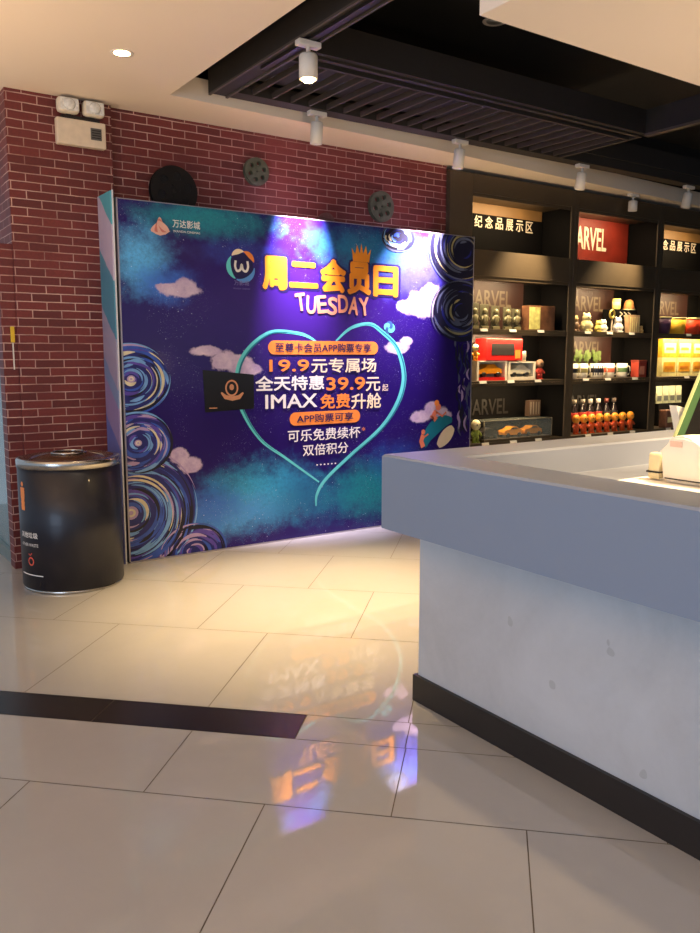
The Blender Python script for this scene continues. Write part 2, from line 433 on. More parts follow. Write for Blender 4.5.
# left beam carrying the track
b = B(); b.box(*L(2.315, -1, 3.062, 2.449, 5.02, 3.42)); b.obj('beam', mat('beam_charcoal', (40, 37, 36), .75), raft)
b = B(); b.box(*L(2.315, -1, 3.05, 2.33, 5.02, 3.0619)); b.box(*L(2.435, -1, 3.05, 2.4499, 5.02, 3.0619)); b.obj('beam_edge', mat('slat_bronze3', (80, 72, 66), .65), raft)
b = B(); b.box(*L(2.365, -1, 3.045, 2.40, 4.4, 3.0619)); b.obj('track', dark_metal, raft)

# lowered soffit box over the service counter
b = B(); b.box(2.115, -3, 2.60, 6.2, 2.285, 3.6, bev=.004); struct(b.obj('ceiling_bulkhead', mat('bulkhead_paint', (226, 212, 196), .75, var=.01, scale=2)))

# ================================================================== SPOTLIGHTS
def lamp(kind, name, loc, target, energy, color, size=.03, angle=60, blend=.6, parent=None, sx=None, sy=None):
    ld = bpy.data.lights.new(name, kind); ld.energy = energy; ld.color = color
    if kind == 'SPOT': ld.spot_size = math.radians(angle); ld.spot_blend = blend; ld.shadow_soft_size = size
    elif kind == 'POINT': ld.shadow_soft_size = size
    elif kind == 'AREA':
        ld.shape = 'RECTANGLE'; ld.size = sx; ld.size_y = sy
    o = bpy.data.objects.new(name, ld); COL.objects.link(o); o.location = loc
    if target is not None: o.rotation_euler = (Vector(target)-Vector(loc)).to_track_quat('-Z', 'Y').to_euler()
    return o
WARM = (1.0, .74, .42); WARM2 = (1.0, .80, .56)

def spot_fixture(x, y, z, target, label, lit, r=.043, Lh=.145, group='track spotlights along the ceiling edge'):
    """adapter box, stem and aimed can; z is the underside it hangs from"""
    root = empty('track_spotlight', (x, y, z)); tag(root, label, 'spotlight', group)
    B().box(-.068, -.025, -.03, .068, .025, 0, bev=.004).obj('track_adapter', spot_white, root)
    B().lathe([(.012, 0), (.012, .045)], (0, 0, -.073), 12).obj('stem', spot_white, root)
    d = (Vector(target)-Vector((x, y, z-.12))).normalized(); d = (d*.3+Vector((0, 0, -.8))).normalized()
    # the can is aimed only part of the way, like the real yoke allows
    M = (-d).to_track_quat('Z', 'Y').to_matrix().to_4x4()
    M = Matrix.Translation((0, 0, -.068)) @ M
    prof = [(0, 0), (r*.9, 0), (r, -.008), (r, -Lh), (r*.86, -Lh), (r*.8, -Lh+.03), (0, -Lh+.03)]
    bb = B(); bb.lathe([(a, c) for a, c in prof], (0, 0, 0), 28, M); can = bb.obj('can', spot_white, root)
    bb = B(); bb.lathe([(r*.78, -Lh+.026), (r*.76, -Lh+.005), (r*.5, -Lh-.012), (0, -Lh-.018)] if lit else [(r*.78, -Lh+.026), (r*.78, -Lh+.018), (0, -Lh+.012)], (0, 0, 0), 20, M)
    bb.obj('lens', lamp_on if lit else lens_clear, can)
    tip = M @ Vector((0, 0, -Lh-.025)) + Vector((x, y, z))
    return root, tip
_, t1 = spot_fixture(2.372, 3.88, 3.045, (2.30, 3.80, 0), 'lit white track spotlight glowing under the dark left beam', True, .050, .125)
lamp('SPOT', 'beam_over_floor', t1, (2.36, 3.80, 0), 1050, (1, .68, .32), .03, 66, 1)
specs = [(3.10, (3.10, 5.19, 2.36), 'white track spotlight pointing down at the left half of the starry backdrop', 1500, (1, .82, 1), 50),
         (4.42, (4.22, 5.19, 2.25), 'white track spotlight pointing down at the upper right of the starry backdrop', 1500, (1, .82, 1), 50),
         (5.86, (5.68, 5.45, 2.12), 'white track spotlight aimed at the fascia of the leftmost display bay', 240, WARM, 52),
         (7.45, (7.07, 5.45, 2.12), 'rightmost white track spotlight aimed at the middle display bay fascia', 240, WARM, 52)]
for x, tg, lb, e, c, an in specs:
    _, t = spot_fixture(x, 4.96, 3.06, tg, lb, False)
    lamp('SPOT', 'beam_'+str(int(x*10)), t, tg, e, c, .02, an if e > 300 else 56, 1)
# small fixture on the white ceiling strip
_, t = spot_fixture(7.12, 5.36, 3.01, (7.12, 5.45, 2.2), 'small white spotlight fixed to the beige ceiling strip, second from the right', False, .045, .10, 'small ceiling strip spotlight')

def downlight(x, y, z, label, e, lit=True, r=.045):
    root = empty('downlight', (x, y, z)); tag(root, label, 'ceiling light')
    B().lathe([(r*1.0, -.001), (r*1.35, -.004), (r*1.4, 0), (r, .0)], seg=28).obj('trim_ring', spot_white, root)
    B().lathe([(0, -.003), (r*.98, -.002)], seg=24).obj('lens', lamp_on if lit else lens_clear, root)
    if e: lamp('SPOT', 'downlight_beam', (x, y, z-.02), (x, y, 0), e, WARM2, .04, 120, 1)
downlight(1.576, 4.507, CH, 'small round recessed downlight glowing in the plain white ceiling', 28)

d_ = fw + rt*((495-350)/FPX) - up*((21-466.5)/FPX); k_ = (3.619-H)/d_.z
downlight(k_*d_.x, k_*d_.y, 3.619, 'dim round ceiling light in the black well, by the corner of the lowered bulkhead', 0, False, .06)

# ================================================================== BACKDROP BOARD
board = empty('backdrop_board', ((BX0+BX1)/2, YB+.03, 0))
tag(board, 'large glossy printed backdrop with a starry purple sky and a teal heart, standing before the brick wall', 'backdrop')
OX, OY = (BX0+BX1)/2, YB+.03
def LB(o):      # a child whose mesh is written in room coordinates
    for v in o.data.vertices: v.co -= Vector((OX, OY, 0))
    return o
def kid(b, name, mats, parent=None, label=None):
    o = LB(b.obj(name, mats, board))
    if label: o['label'] = label
    return o
pan = B().box(BX0, YB, .012, BX1, YB+.05, BZ1).obj('printed_panel', backdrop_mat())
pan.parent = board; pan.matrix_parent_inverse = Matrix.Translation((-OX, -OY, 0))      # object coordinates stay room coordinates for the print
b = B()
b.box(BX0-.004, YB-.002, 0, BX1+.006, YB+.052, .011); b.box(BX1+.0005, YB-.002, .011, BX1+.010, YB+.052, BZ1+.008); b.box(BX0-.010, YB-.001, .011, BX0-.0005, YB+.052, BZ1+.006)
b.box(BX0, YB-.001, BZ1+.0005, BX1, YB+.052, BZ1+.006)
kid(b, 'edge_trim', mat('silver_trim', (170, 165, 175), .35, .6))
wp = B().box(-.008, 0, 0, .008, .26, 2.42).obj('side_wing', wing_mat(), board, (1.716-OX, 5.197-OY, 0)); wp['label'] = 'teal and lilac painted side wing'
kid(B().box(1.716, 5.190, 0, 1.725, 5.1965, 2.425), 'wing_edge', mat('wing_edge', (215, 215, 220), .4))
kid(B().box(4.70, YB+.051, 0, 4.76, YB+.24, 2.3).box(3.2, YB+.051, 0, 3.26, YB+.24, 2.3), 'back_strut', dark_metal)

P2 = lambda px, py: (lambda q: (q.x, q.z))(on_plane(px, py, YB))
LAY = [0]
def yl(k=None):
    """print layers a fraction of a millimetre apart"""
    if k is None: LAY[0] += 1; k = LAY[0]
    return YB-.0006*k
print_w = mat('print_white', (240, 236, 228), .4, var=.03)
print_cream = mat('print_cream', (250, 226, 190), .4, var=.04)
print_gold = mat('print_gold', (250, 140, 34), .35, var=.2, scale=7)
print_orange = mat('print_orange', (250, 140, 60), .4, var=.08)
print_red = mat('print_coral', (238, 96, 74), .4, var=.12)
print_navy = mat('print_navy', (28, 18, 78), .4)
print_teal = mat('print_teal', (100, 208, 208), .35, var=.15, scale=5)
print_teal2 = mat('print_deep_teal', (20, 120, 140), .35, var=.15, scale=5)
print_blk = mat('print_black', (20, 17, 18), .3)

def line_text(b, body, xl, xr, yt, yb, bold=.0, shear=0, y=None, rot=0):
    xm, ym = (xl+xr)/2, (yt+yb)/2
    x0 = on_plane(xl, ym, YB).x; x1 = on_plane(xr, ym, YB).x; z1 = on_plane(xm, yt, YB).z; z0 = on_plane(xm, yb, YB).z
    text_into(b, body, x0, x1, z0, z1, yl(1) if y is None else y, bold, shear, rot)

# heart ribbon
hl = [(319, 344), (309, 337), (296, 333), (272, 332), (253, 344), (240, 363), (237, 387), (243, 412), (261, 440), (287, 459), (319, 482)]
hr = [(316, 506), (317, 494), (326, 479), (351, 455), (381, 428), (398, 402), (404, 376), (397, 348), (381, 331), (369, 324), (351, 328), (336, 341)]
b = B()
for pts, w0, w1, w2 in ((hl, .010, .038, .010), (hr, .010, .048, .018)):
    pp = catmull([(*P2(x, y), 0) for x, y in pts], 8); n = len(pp)
    ws = [w0+(w1-w0)*math.sin(PI*(i/n))**.8*(0.86+.14*math.sin(i*.15+1)) for i in range(n)]
    ribbon(b, [(p.x, p.y) for p in pp], ws, yl(1))
kid(b, 'heart_ribbon', print_teal)
b = B()
for pts in (hl, hr):
    pp = catmull([(*P2(x, y), 0) for x, y in pts], 8); n = len(pp)
    q = [(p.x+.012, p.y-.006) for p in pp[n//6:n-n//8]]
    ribbon(b, q, [.012*math.sin(PI*i/(len(q)-1))+.001 for i in range(len(q))], yl(2))
kid(b, 'ribbon_shade', print_teal2)
# rose at the top of the heart
b = B(); c = P2(389, 328)
for k in range(9):
    a = k*2*PI/9*2; rr = .06-.005*k
    b.mi = k % 2
    n = 14; cx, cz = c[0]+math.cos(a)*.022, c[1]+math.sin(a)*.022
    vs = [b.bm.verts.new((cx+rr*.62*math.cos(t*2*PI/n), YB-.0008-.0002*k, cz+rr*.62*math.sin(t*2*PI/n))) for t in range(n)]
    f = b.bm.faces.new(vs); f.material_index = b.mi
kid(b, 'painted_rose', [print_teal, mat('rose_blue', (50, 90, 140), .4)], label='teal rose at the top of the heart')

# headline
b = B(); b2 = B()
big = [('周', 262, 287, 256, 290), ('二', 289, 318, 262, 288), ('会', 320, 346, 259, 293), ('员', 347, 371, 262, 295), ('日', 373, 398, 266, 297)]
for ch, xl, xr, yt, yb_ in big:
    line_text(b2, ch, xl-2, xr+2.5, yt-2, yb_+2.5, .13, 0, yl(1)); line_text(b, ch, xl, xr, yt, yb_, .08, 0, yl(3))
kid(b2, 'headline_shadow', print_navy); h = kid(b, 'headline_text', print_gold); h['label'] = 'golden headline characters'
b = B()
for i, ch in enumerate('TUESDAY'):
    x = 300.5+i*10.6; yy = 303.5+(i*.35)+(-1.5, 1, 0, 1.5, -1, .5, 1)[i]
    line_text(b, ch, x-5, x+5, yy-9, yy+9, .05, 0, yl(4), (.15, -.06, .1, -.08, .05, -.1, .12)[i])
kid(b, 'weekday_text', mat('print_peach', (250, 150, 120), .4, var=.25, scale=6), label='jumbled peach weekday lettering')
# crown
b = B(); c = P2(361, 262)
pts = [(-.075, 0), (-.09, .10), (-.055, .055), (-.04, .125), (-.012, .06), (.0, .14), (.018, .06), (.045, .125), (.058, .055), (.092, .10), (.075, 0)]
b.prism([(c[0]+x, yl(5), c[1]+z) for x, z in pts][::-1], (0, .0004, 0))
kid(b, 'printed_crown', print_gold)

def pill(name, xl, xr, yt, yb_, text, ti):
    xm, ym = (xl+xr)/2, (yt+yb_)/2
    x0 = on_plane(xl, ym, YB).x; x1 = on_plane(xr, ym, YB).x; z1 = on_plane(xm, yt, YB).z; z0 = on_plane(xm, yb_, YB).z
    r = (z1-z0)/2; zc = (z0+z1)/2; pts = []
    for k in range(13): a = PI/2+PI*k/12; pts.append((x0+r+r*math.cos(a), yl(4), zc+r*math.sin(a)))
    for k in range(13): a = -PI/2+PI*k/12; pts.append((x1-r+r*math.cos(a), yl(4), zc+r*math.sin(a)))
    bb = B(); bb.prism(pts, (0, .0004, 0)); kid(bb, name, print_orange)
    bb = B(); line_text(bb, text, xl+ti, xr-ti, yt+2.2, yb_-2.2, .025, 0, yl(6)); kid(bb, 'pill_text', print_navy)
pill('orange_pill', 268, 378, 341, 354.5, '至尊卡会员APP购票专享', 7)
pill('orange_pill', 289.5, 360, 411, 424, 'APP购票可享', 7)
runs = [('19.9', 269, 309, 359.5, 371.5, print_orange), ('元专属场', 311, 376, 358, 372.5, print_cream),
        ('全天特惠', 255, 324, 375.5, 390.5, print_w), ('39.9', 326, 365, 377, 390, print_orange), ('元', 365.5, 380, 377, 391, print_cream), ('起', 382, 388, 384, 391, print_cream),
        ('IMAX', 265, 317, 394, 408, print_w), ('免费', 320, 350, 393.5, 408.5, print_orange), ('升舱', 351, 381, 393, 408.5, print_cream),
        ('可乐免费续杯', 287.5, 360, 428, 440, print_w), ('*', 361.5, 365, 427, 431, print_orange), ('双倍积分', 302.5, 348, 443, 454.5, print_w), ('······', 316, 336, 463.3, 464.8, print_w)]
bold = {0: .05, 1: .03, 2: .045, 3: .05, 4: .03, 6: .045, 7: .045, 8: .03, 9: .02, 11: .02}
for i, (t, xl, xr, yt, yb_, mm) in enumerate(runs):
    bb = B(); line_text(bb, t, xl, xr, yt, yb_, bold.get(i, .008), 0, yl(5)); kid(bb, 'offer_text', mm)

# small logos
b = B(); line_text(b, '万达影城', 172.5, 200, 220.5, 228.5, .02); line_text(b, 'WANDA CINEMAS', 173, 200, 231, 233.2, .01); kid(b, 'logo_text', print_w)
b = B(); b.mi = 0
for k, (dx, a) in enumerate(((-8, .9), (-4, .4), (0, 0), (4, -.4), (8, -.9))):
    c = P2(160+dx*.7, 231-abs(dx)*.1); pts = []
    for t in range(12):
        q = t*2*PI/12; lx, lz = .020*math.cos(q), .020+.05*math.sin(q)*(1 if k != 2 else 1.2)
        pts.append((c[0]+lx*math.cos(a)+lz*math.sin(a), yl(1)-.0001*k, c[1]+lz*math.cos(a)-lx*math.sin(a)+.01))
    vs = [b.bm.verts.new(p) for p in pts]; f = b.bm.faces.new(vs); f.material_index = k % 2
ribbon(b, [P2(151, 230.5), P2(156, 233), P2(160, 234), P2(165, 233.5), P2(170, 231)], [.004, .014, .02, .014, .004], yl(3))
kid(b, 'logo_mark', [mat('print_blush', (226, 176, 160), .4), mat('print_rose', (205, 120, 110), .4)])
# round badge with a w-shaped mark
cx, cz = P2(241.5, 266); R_ = .108
b = B()
vs = [b.bm.verts.new((cx+R_*.82*math.cos(t*2*PI/32), yl(1), cz+R_*.82*math.sin(t*2*PI/32))) for t in range(32)]; b.bm.faces.new(vs)
cols = [(1, .3, 1.4), (2, 1.4, 2.4), (3, 2.5, 4.2), (4, 4.3, 6.2)]
for mi, a0, a1 in cols:
    b.mi = mi
    ribbon(b, [(cx+R_*.93*math.cos(a0+(a1-a0)*t/14), cz+R_*.93*math.sin(a0+(a1-a0)*t/14)) for t in range(15)], [.006+.03*math.sin(PI*t/14) for t in range(15)], yl(2))
kid(b, 'badge', [print_navy, print_orange, print_cream, print_teal, mat('print_sky', (90, 150, 220), .4)])
b = B(); w = [(-.045, .035), (-.05, -.005), (-.035, -.035), (-.01, -.025), (0, .01), (.01, -.025), (.035, -.035), (.05, -.005), (.045, .035)]
pp = catmull([(cx+x, cz+z, 0) for x, z in w], 6); ribbon(b, [(p.x, p.y) for p in pp], .017, yl(3))
kid(b, 'badge_letter', print_w)
b = B(); line_text(b, '万影城', 234, 249, 280.5, 285.5, .01); line_text(b, 'WANDA CINEMAS', 233, 250, 288, 289.4); kid(b, 'badge_text', mat('print_dim', (120, 110, 170), .4))

# black member card printed over the heart
b = B(); c = [P2(202.5, 370), P2(253.5, 374.5), P2(254, 408.5), P2(205, 412.5)]
b.prism([(x, yl(5), z) for x, z in c], (0, .0006, 0)); kid(b, 'member_card', print_blk, label='glossy black card picture with a gold emblem')
b = B(); ex, ez = P2(231.5, 388)
ribbon(b, [(ex+.045*math.cos(t*2*PI/24), ez+.052*math.sin(t*2*PI/24)) for t in range(25)], .012, yl(7))
ribbon(b, [P2(221, 392.5), P2(225, 397), P2(232, 398.5), P2(239, 397), P2(243, 392.5)], [.012, .03, .032, .03, .012], yl(8))
vs = [b.bm.verts.new((ex+.018*math.cos(t*2*PI/12), yl(7), ez+.006+.022*math.sin(t*2*PI/12))) for t in range(12)]; b.bm.faces.new(vs)
ribbon(b, [P2(209, 408.2), P2(217, 408.0)], .006, yl(7))
kid(b, 'card_emblem', mat('emblem_gold', (216, 150, 110), .4))

# painted swirls
sw_m = [mat('paint_night', (30, 34, 110), .4, var=.2), mat('paint_blue', (50, 84, 180), .4, var=.2), mat('paint_sky', (112, 160, 215), .4, var=.15),
        mat('paint_cream', (216, 205, 170), .4, var=.15), mat('paint_violet', (86, 66, 160), .4, var=.2), mat('paint_black', (16, 14, 40), .4), mat('paint_lilac', (176, 150, 190), .4), mat('paint_slate', (78, 84, 108), .4, var=.2), mat('paint_olive', (150, 140, 96), .4, var=.2)]
def clip_board(bm):
    for co, no in (((BX0, 0, 0), (-1, 0, 0)), ((BX1, 0, 0), (1, 0, 0)), ((0, 0, BZ1), (0, 0, 1)), ((0, 0, .013), (0, 0, -1))):
        bmesh.ops.bisect_plane(bm, geom=bm.verts[:]+bm.edges[:]+bm.faces[:], plane_co=co, plane_no=no, clear_outer=True)
def swirl(px, py, rx, rz, seed, n=70, pal=(0, 1, 1, 2, 2, 3, 4), core=True, lay=1, a_lo=0, a_hi=2*PI, bg=0, label=None):
    core = core and bg == 0
    rr = random.Random(seed); b = B(); cx, cz = P2(px, py); b.mi = bg
    vs = [b.bm.verts.new((cx+rx*math.cos(t*2*PI/40), yl(lay), cz+rz*math.sin(t*2*PI/40))) for t in range(40)]
    f = b.bm.faces.new(vs); f.material_index = bg
    for k in range(n):
        q = math.sqrt(rr.uniform(.02, 1)); a0 = rr.uniform(a_lo, a_hi); da = rr.uniform(.5, 1.9)/(q+.35)
        b.mi = rr.choice(pal); w = rr.uniform(.008, .022); m_ = 14
        pts = []
        for t in range(m_+1):
            a = a0+da*t/m_; s = q*(1-.10*t/m_)
            pts.append((cx+rx*s*math.cos(a), cz+rz*s*math.sin(a)))
        ribbon(b, pts, [w*(.25+math.sin(PI*t/m_)) for t in range(m_+1)], yl(lay)-.0002-.00001*k)
    for q in (.98, 1.03):
        b.mi = 5 if q < 1 else 2
        for j in range(5):
            a0 = rr.uniform(0, 2*PI); da = rr.uniform(.8, 2.2); q2 = q*rr.uniform(.96, 1.05); b.mi = 5 if q < 1 else (7 if bg == 5 else rr.choice((1, 2, 6)))
            ribbon(b, [(cx+rx*q2*math.cos(a0+da*t/24), cz+rz*q2*math.sin(a0+da*t/24)) for t in range(25)], [.013*math.sin(PI*(t+.5)/25) for t in range(25)], yl(lay)-.001-.00002*j)
    if core:
        b.mi = 3
        for s in (.11, .07, .035):
            b.mi = 3 if b.mi == 6 else 6
            vs = [b.bm.verts.new((cx+rx*s*math.cos(t*2*PI/16), yl(lay)-.0012-.0003*(1-s), cz+rz*s*math.sin(t*2*PI/16))) for t in range(16)]
            f = b.bm.faces.new(vs); f.material_index = b.mi
    clip_board(b.bm)
    kid(b, 'painted_swirl', sw_m, label=label)
swirl(131, 513, .46, .42, 3, 170, (0, 1, 2, 3, 4, 1, 2, 5, 6), lay=2, label='blue and cream painted swirl at lower left')
swirl(194, 552, .23, .19, 4, 60, (0, 4, 6, 4, 5, 1), lay=3, core=False)
swirl(131, 379, .26, .22, 1, 80, (0, 1, 1, 2, 2, 4, 5, 3), lay=4)
swirl(138, 443, .235, .20, 2, 85, (0, 1, 1, 2, 2, 3, 4, 6), lay=6)
DK = (5, 5, 5, 5, 0, 7, 7, 7, 8)
swirl(464, 250, .37, .30, 5, 95, DK, lay=4, bg=5, label='dark painted swirl at the upper right corner')
swirl(461, 312, .31, .25, 6, 80, DK, lay=6, bg=5)
swirl(398, 238, .16, .10, 7, 40, (5, 0, 1, 3, 2), lay=2, bg=5)
b = B(); rr = random.Random(9)
for k in range(46):      # upright strokes down the right edge
    b.mi = rr.choice((5, 5, 5, 5, 0, 7, 7, 6)); py = rr.uniform(338, 425); px = rr.uniform(458-max(0, (380-py))*.08, 470)
    l = rr.uniform(8, 20); amp = rr.uniform(-3, 3)
    pts = [P2(px+amp*math.sin(t/8*PI), py+l*t/8) for t in range(9)]
    ribbon(b, pts, [.022*math.sin(PI*(t+.3)/8.6)+.001 for t in range(9)], yl(3)-.00002*k)
clip_board(b.bm); kid(b, 'painted_strokes', sw_m)
# child riding a crescent board, low on the right
b = B(); b.mi = 0
pp = catmull([(*P2(x, y), 0) for x, y in ((424, 447), (428, 436), (435, 427), (444, 421), (452, 420))], 6); n = len(pp)
ribbon(b, [(p.x, p.y) for p in pp], [.02+.11*math.sin(PI*(i+1)/(n+1)) for i in range(n)], yl(3))
b.mi = 1
pp = catmull([(*P2(x, y), 0) for x, y in ((438, 446), (446, 436), (453, 427))], 6); n = len(pp)
ribbon(b, [(p.x, p.y) for p in pp], [.02+.10*math.sin(PI*(i+1)/(n+1)) for i in range(n)], yl(2))
kid(b, 'painted_crescent', [print_teal2, print_cream])
b = B()
for (px, py, r1, mi) in ((438, 407, .030, 0), (436.5, 403, .026, 1), (423, 432, .022, 0)):
    c = P2(px, py); b.mi = mi
    vs = [b.bm.verts.new((c[0]+r1*math.cos(t*2*PI/14), yl(6)-.0003*mi, c[1]+r1*math.sin(t*2*PI/14))) for t in range(14)]; f = b.bm.faces.new(vs); f.material_index = mi
b.mi = 0
for pts, w in (((( 436, 411), (433, 416), (436, 420)), .05), (((436, 412), (442, 416), (446, 412)), .018), (((423, 435), (421, 441), (423, 447)), .045), (((424, 437), (428, 434)), .014), (((434, 419), (430, 416)), .018)):
    ribbon(b, [P2(*p) for p in pts], w, yl(5))
kid(b, 'painted_figure', [mat('print_skin', (235, 130, 96), .4), print_orange])

# ================================================================== WALL DECORATIONS
def reel(px, py, r, y, mm, label, th=.03, holes=6):
    c = on_plane(px, py, y-th); root = empty('film_reel', (c.x, y, c.z)); tag(root, label, 'film reel', None)
    def disc(rad, hs, hr, name, yy, t):
        cu = bpy.data.curves.new('c', 'CURVE'); cu.dimensions = '2D'; cu.fill_mode = 'BOTH'; cu.extrude = t/2; cu.bevel_depth = .0015
        def circ(cx, cy, q, n=28):
            s = cu.splines.new('POLY'); s.points.add(n-1); s.use_cyclic_u = True
            for i in range(n): s.points[i].co = (cx+q*math.cos(2*PI*i/n), cy+q*math.sin(2*PI*i/n), 0, 1)
        circ(0, 0, rad, 56); circ(0, 0, rad*.09, 16)
        for k in range(hs): circ(rad*.6*math.cos(k*2*PI/hs+.3), rad*.6*math.sin(k*2*PI/hs+.3), hr)
        for k in range(3): circ(rad*.24*math.cos(k*2*PI/3), rad*.24*math.sin(k*2*PI/3), rad*.045, 10)
        o = bpy.data.objects.new('c', cu); COL.objects.link(o); dg = bpy.context.evaluated_depsgraph_get(); dg.update()
        me = bpy.data.meshes.new_from_object(o.evaluated_get(dg)); bpy.data.objects.remove(o)
        me.transform(Matrix.Translation((0, yy, 0)) @ Matrix.Rotation(PI/2, 4, 'X')); me.materials.clear()
        return link(name, me, mm, root)
    disc(r, holes, r*.18, 'front_flange', -th, .005); disc(r, holes, r*.18, 'back_flange', -.0038, .005)
    B().lathe([(r*.34, 0), (r*.34, th-.012)], (0, -.008, 0), 32, Matrix.Rotation(PI/2, 4, 'X')).obj('hub', dark_metal, root)
    if mm is reel_black:
        B().lathe([(r*.9, 0), (r*.9, th-.014)], (0, -.0085, 0), 48, Matrix.Rotation(PI/2, 4, 'X')).obj('film_pack', duct_black, root)
reel(257, 171.5, .098, 5.499, reel_green, 'small grey-green film reel on the brick wall, nearest the ceiling')
reel(382, 206.5, .120, 5.499, reel_green, 'grey-green film reel on the brick wall close to the display shelves')
reel(174.5, 191, .168, 5.499, reel_black, 'large black film reel showing above the left end of the backdrop', .045)
reel(327, 222, .07, 5.499, reel_pink, 'tiny reddish film reel peeping over the middle of the backdrop')

em = empty('emergency_light', (1.61, 5.459, 2.70)); tag(em, 'white twin-headed emergency light high on the brick pier', 'emergency light')
B().box(-.155, -.055, .015, .155, 0, .175, bev=.008).obj('housing', mat('housing_cream', (222, 205, 180), .45), em)
b = B(); b.box(.055, -.059, .062, .125, -.0551, .135, bev=.001)
b.mi = 1
for k in range(4): b.box(.062, -.0612, .072+k*.015, .118, -.0591, .078+k*.015)
b.obj('vent_panel', [grey_vent, dark_metal], em)
B().box(-.12, -.045, .1751, .12, -.01, .195).box(-.09, -.035, .1951, -.06, -.02, .21).box(.06, -.035, .1951, .09, -.02, .21).obj('bracket', dark_metal, em)
for sx in (-1, 1):
    hd = B().box(sx*.08-.068, -.085, .203, sx*.08+.068, -.008, .298, bev=.024).obj('lamp_head', mat('head_cream', (226, 214, 192), .4), em)
    B().box(sx*.08-.056, -.0905, .213, sx*.08+.056, -.0855, .288, bev=.002).lathe([(.036, 0), (.03, .006), (0, .01)], (sx*.08, -.0905, .2505), 20, Matrix.Rotation(PI/2, 4, 'X')).obj('lamp_lens', lens_clear, hd)
# yellow tag on the narrow brick jamb
wt = empty('door_lock_tag', (1.137, 5.474, 1.30)); tag(wt, 'small yellow tag on a thin white rod fixed to the brick jamb by the door', 'wall tag')
B().box(-.012, -.012, .17, .012, 0, .27, bev=.002).obj('yellow_plate', mat('yellow_plastic', (225, 185, 40), .4), wt)
B().box(-.004, -.006, 0, .004, 0, .169).obj('rod', spot_white, wt)

# ================================================================== WASTE BIN
bn = empty('waste_bin', (1.318, 4.975, 0)); tag(bn, 'round dark navy waste bin with a steel rim beside the brick pier', 'waste bin')
R0 = .297
B().lathe([(R0*.94, 0), (R0*.97, 0), (R0*.985, .004), (R0*.985, .02), (0, .02)], seg=64).obj('base_ring', steel, bn)
B().lathe([(0, .0205), (R0, .0205), (R0, .735), (R0-.006, .735), (R0-.006, .72), (0, .72)], seg=64).obj('body', navy, bn)
B().lathe([(R0-.004, .7355), (R0+.004, .7355), (R0+.005, .775), (R0-.002, .785), (R0-.045, .787), (R0-.06, .765), (R0-.06, .74)], seg=64).obj('rim', steel, bn)
lid = B().lathe([(R0-.062, .756), (R0-.07, .768), (.15, .792), (.12, .80), (0, .803)], seg=48).obj('lid', mat('lid_bronze', (120, 92, 70), .25, .8), bn)
B().tube([(.10*math.cos(t*2*PI/24), .10*math.sin(t*2*PI/24), .808) for t in range(24)], .007, 8, True).obj('lid_ring', steel, lid)
def wrap(b, ang, r=R0+.0012):
    """wrap flat drawing (x sideways, z up) round the bin at heading ang"""
    for v in b.bm.verts:
        a = ang+v.co.x/r; rr = r-(v.co.y)*.5
        v.co = Vector((rr*math.cos(a), rr*math.sin(a), v.co.z))
AN = math.radians(192)
b = B(); n = 14
vs = [b.bm.verts.new((.013*math.cos(t*2*PI/n), 0, .645+.015*math.sin(t*2*PI/n))) for t in range(n)]; b.bm.faces.new(vs)
for z0, z1, w0, w1 in ((.57, .625, .024, .026), (.49, .57, .019, .024)):
    for k in range(3):
        a0 = z0+(z1-z0)*k/3; a1 = z0+(z1-z0)*(k+1)/3; b.quad((-w0, 0, a0), (w0, 0, a0), (w1, 0, a1), (-w1, 0, a1))
wrap(b, AN); b.obj('person_icon', print_orange, bn)
for q, (ch, zz) in enumerate((('其他垃圾', .33), ('OTHER WASTE', .28))):
    b = B(); text_into(b, ch, -.07, .085, zz, zz+(.035 if q == 0 else .018), 0, .02 if q == 0 else 0); wrap(b, AN+.12); b.obj('bin_text', print_w, bn)
b = B()
for k in range(4): b.quad((-.09+k*.05, 0, .105), (-.04+k*.05, 0, .105), (-.04+k*.05, 0, .111), (-.09+k*.05, 0, .111))
wrap(b, AN+.12); b.obj('underline', print_w, bn)
b = B(); ribbon(b, [(.022*math.cos(t*2*PI/16)+.02, .19+.022*math.sin(t*2*PI/16)) for t in range(17)], .008, 0)
ribbon(b, [(0.0, .235), (.015, .225), (.03, .24)], .006, 0)
wrap(b, AN+.12); b.obj('bin_symbol', print_red, bn)

# ================================================================== COUNTER
ctr = empty('service_counter', (1.99, 1.0, 0)); tag(ctr, 'long white service counter on a pale concrete plinth with dark skirting', 'counter')
def LC(*a): return (a[0]-1.99, a[1]-1.0, a[2], a[3]-1.99, a[4]-1.0, a[5])
b = B(); b.box(*LC(1.985, -1.2, .10, 2.45, 2.42, .722)); b.box(*LC(2.45, 2.05, .10, 5.4, 2.42, .722)); b.obj('plinth', concrete, ctr)
b = B(); b.box(*LC(1.969, -1.2, 0, 1.984, 2.436, .109)); b.box(*LC(1.9841, 2.421, 0, 5.4, 2.436, .109)); b.obj('skirting', skirt, ctr)
# one continuous L-shaped top: raised ledge along both outer edges, lower work surface inside
prof = [(0, .722), (0, 1.006), (.008, 1.014), (.212, 1.014), (.22, 1.006), (.22, .902)]
b = B()
outer = [(1.844, -1.2), (1.844, 2.487), (5.4, 2.487)]
def off(d): return [(1.844+d, -1.2), (1.844+d, 2.487-d*1.08), (5.4, 2.487-d*1.08)]
prof2 = prof+[(.221, .90), (.80, .90), (.80, .722), (0, .722)]
lines = [[b.bm.verts.new((x-1.99, y-1.0, z)) for x, y in off(d)] for d, z in prof2[:-1]]
n = len(lines)
for i in range(n):
    A, C = lines[i], lines[(i+1) % n]
    for k in range(2): b.bm.faces.new((A[k], A[k+1], C[k+1], C[k]))
b.bm.faces.new([l[0] for l in lines]); b.bm.faces.new([l[2] for l in lines][::-1])
b.obj('worktop', solid_white, ctr)
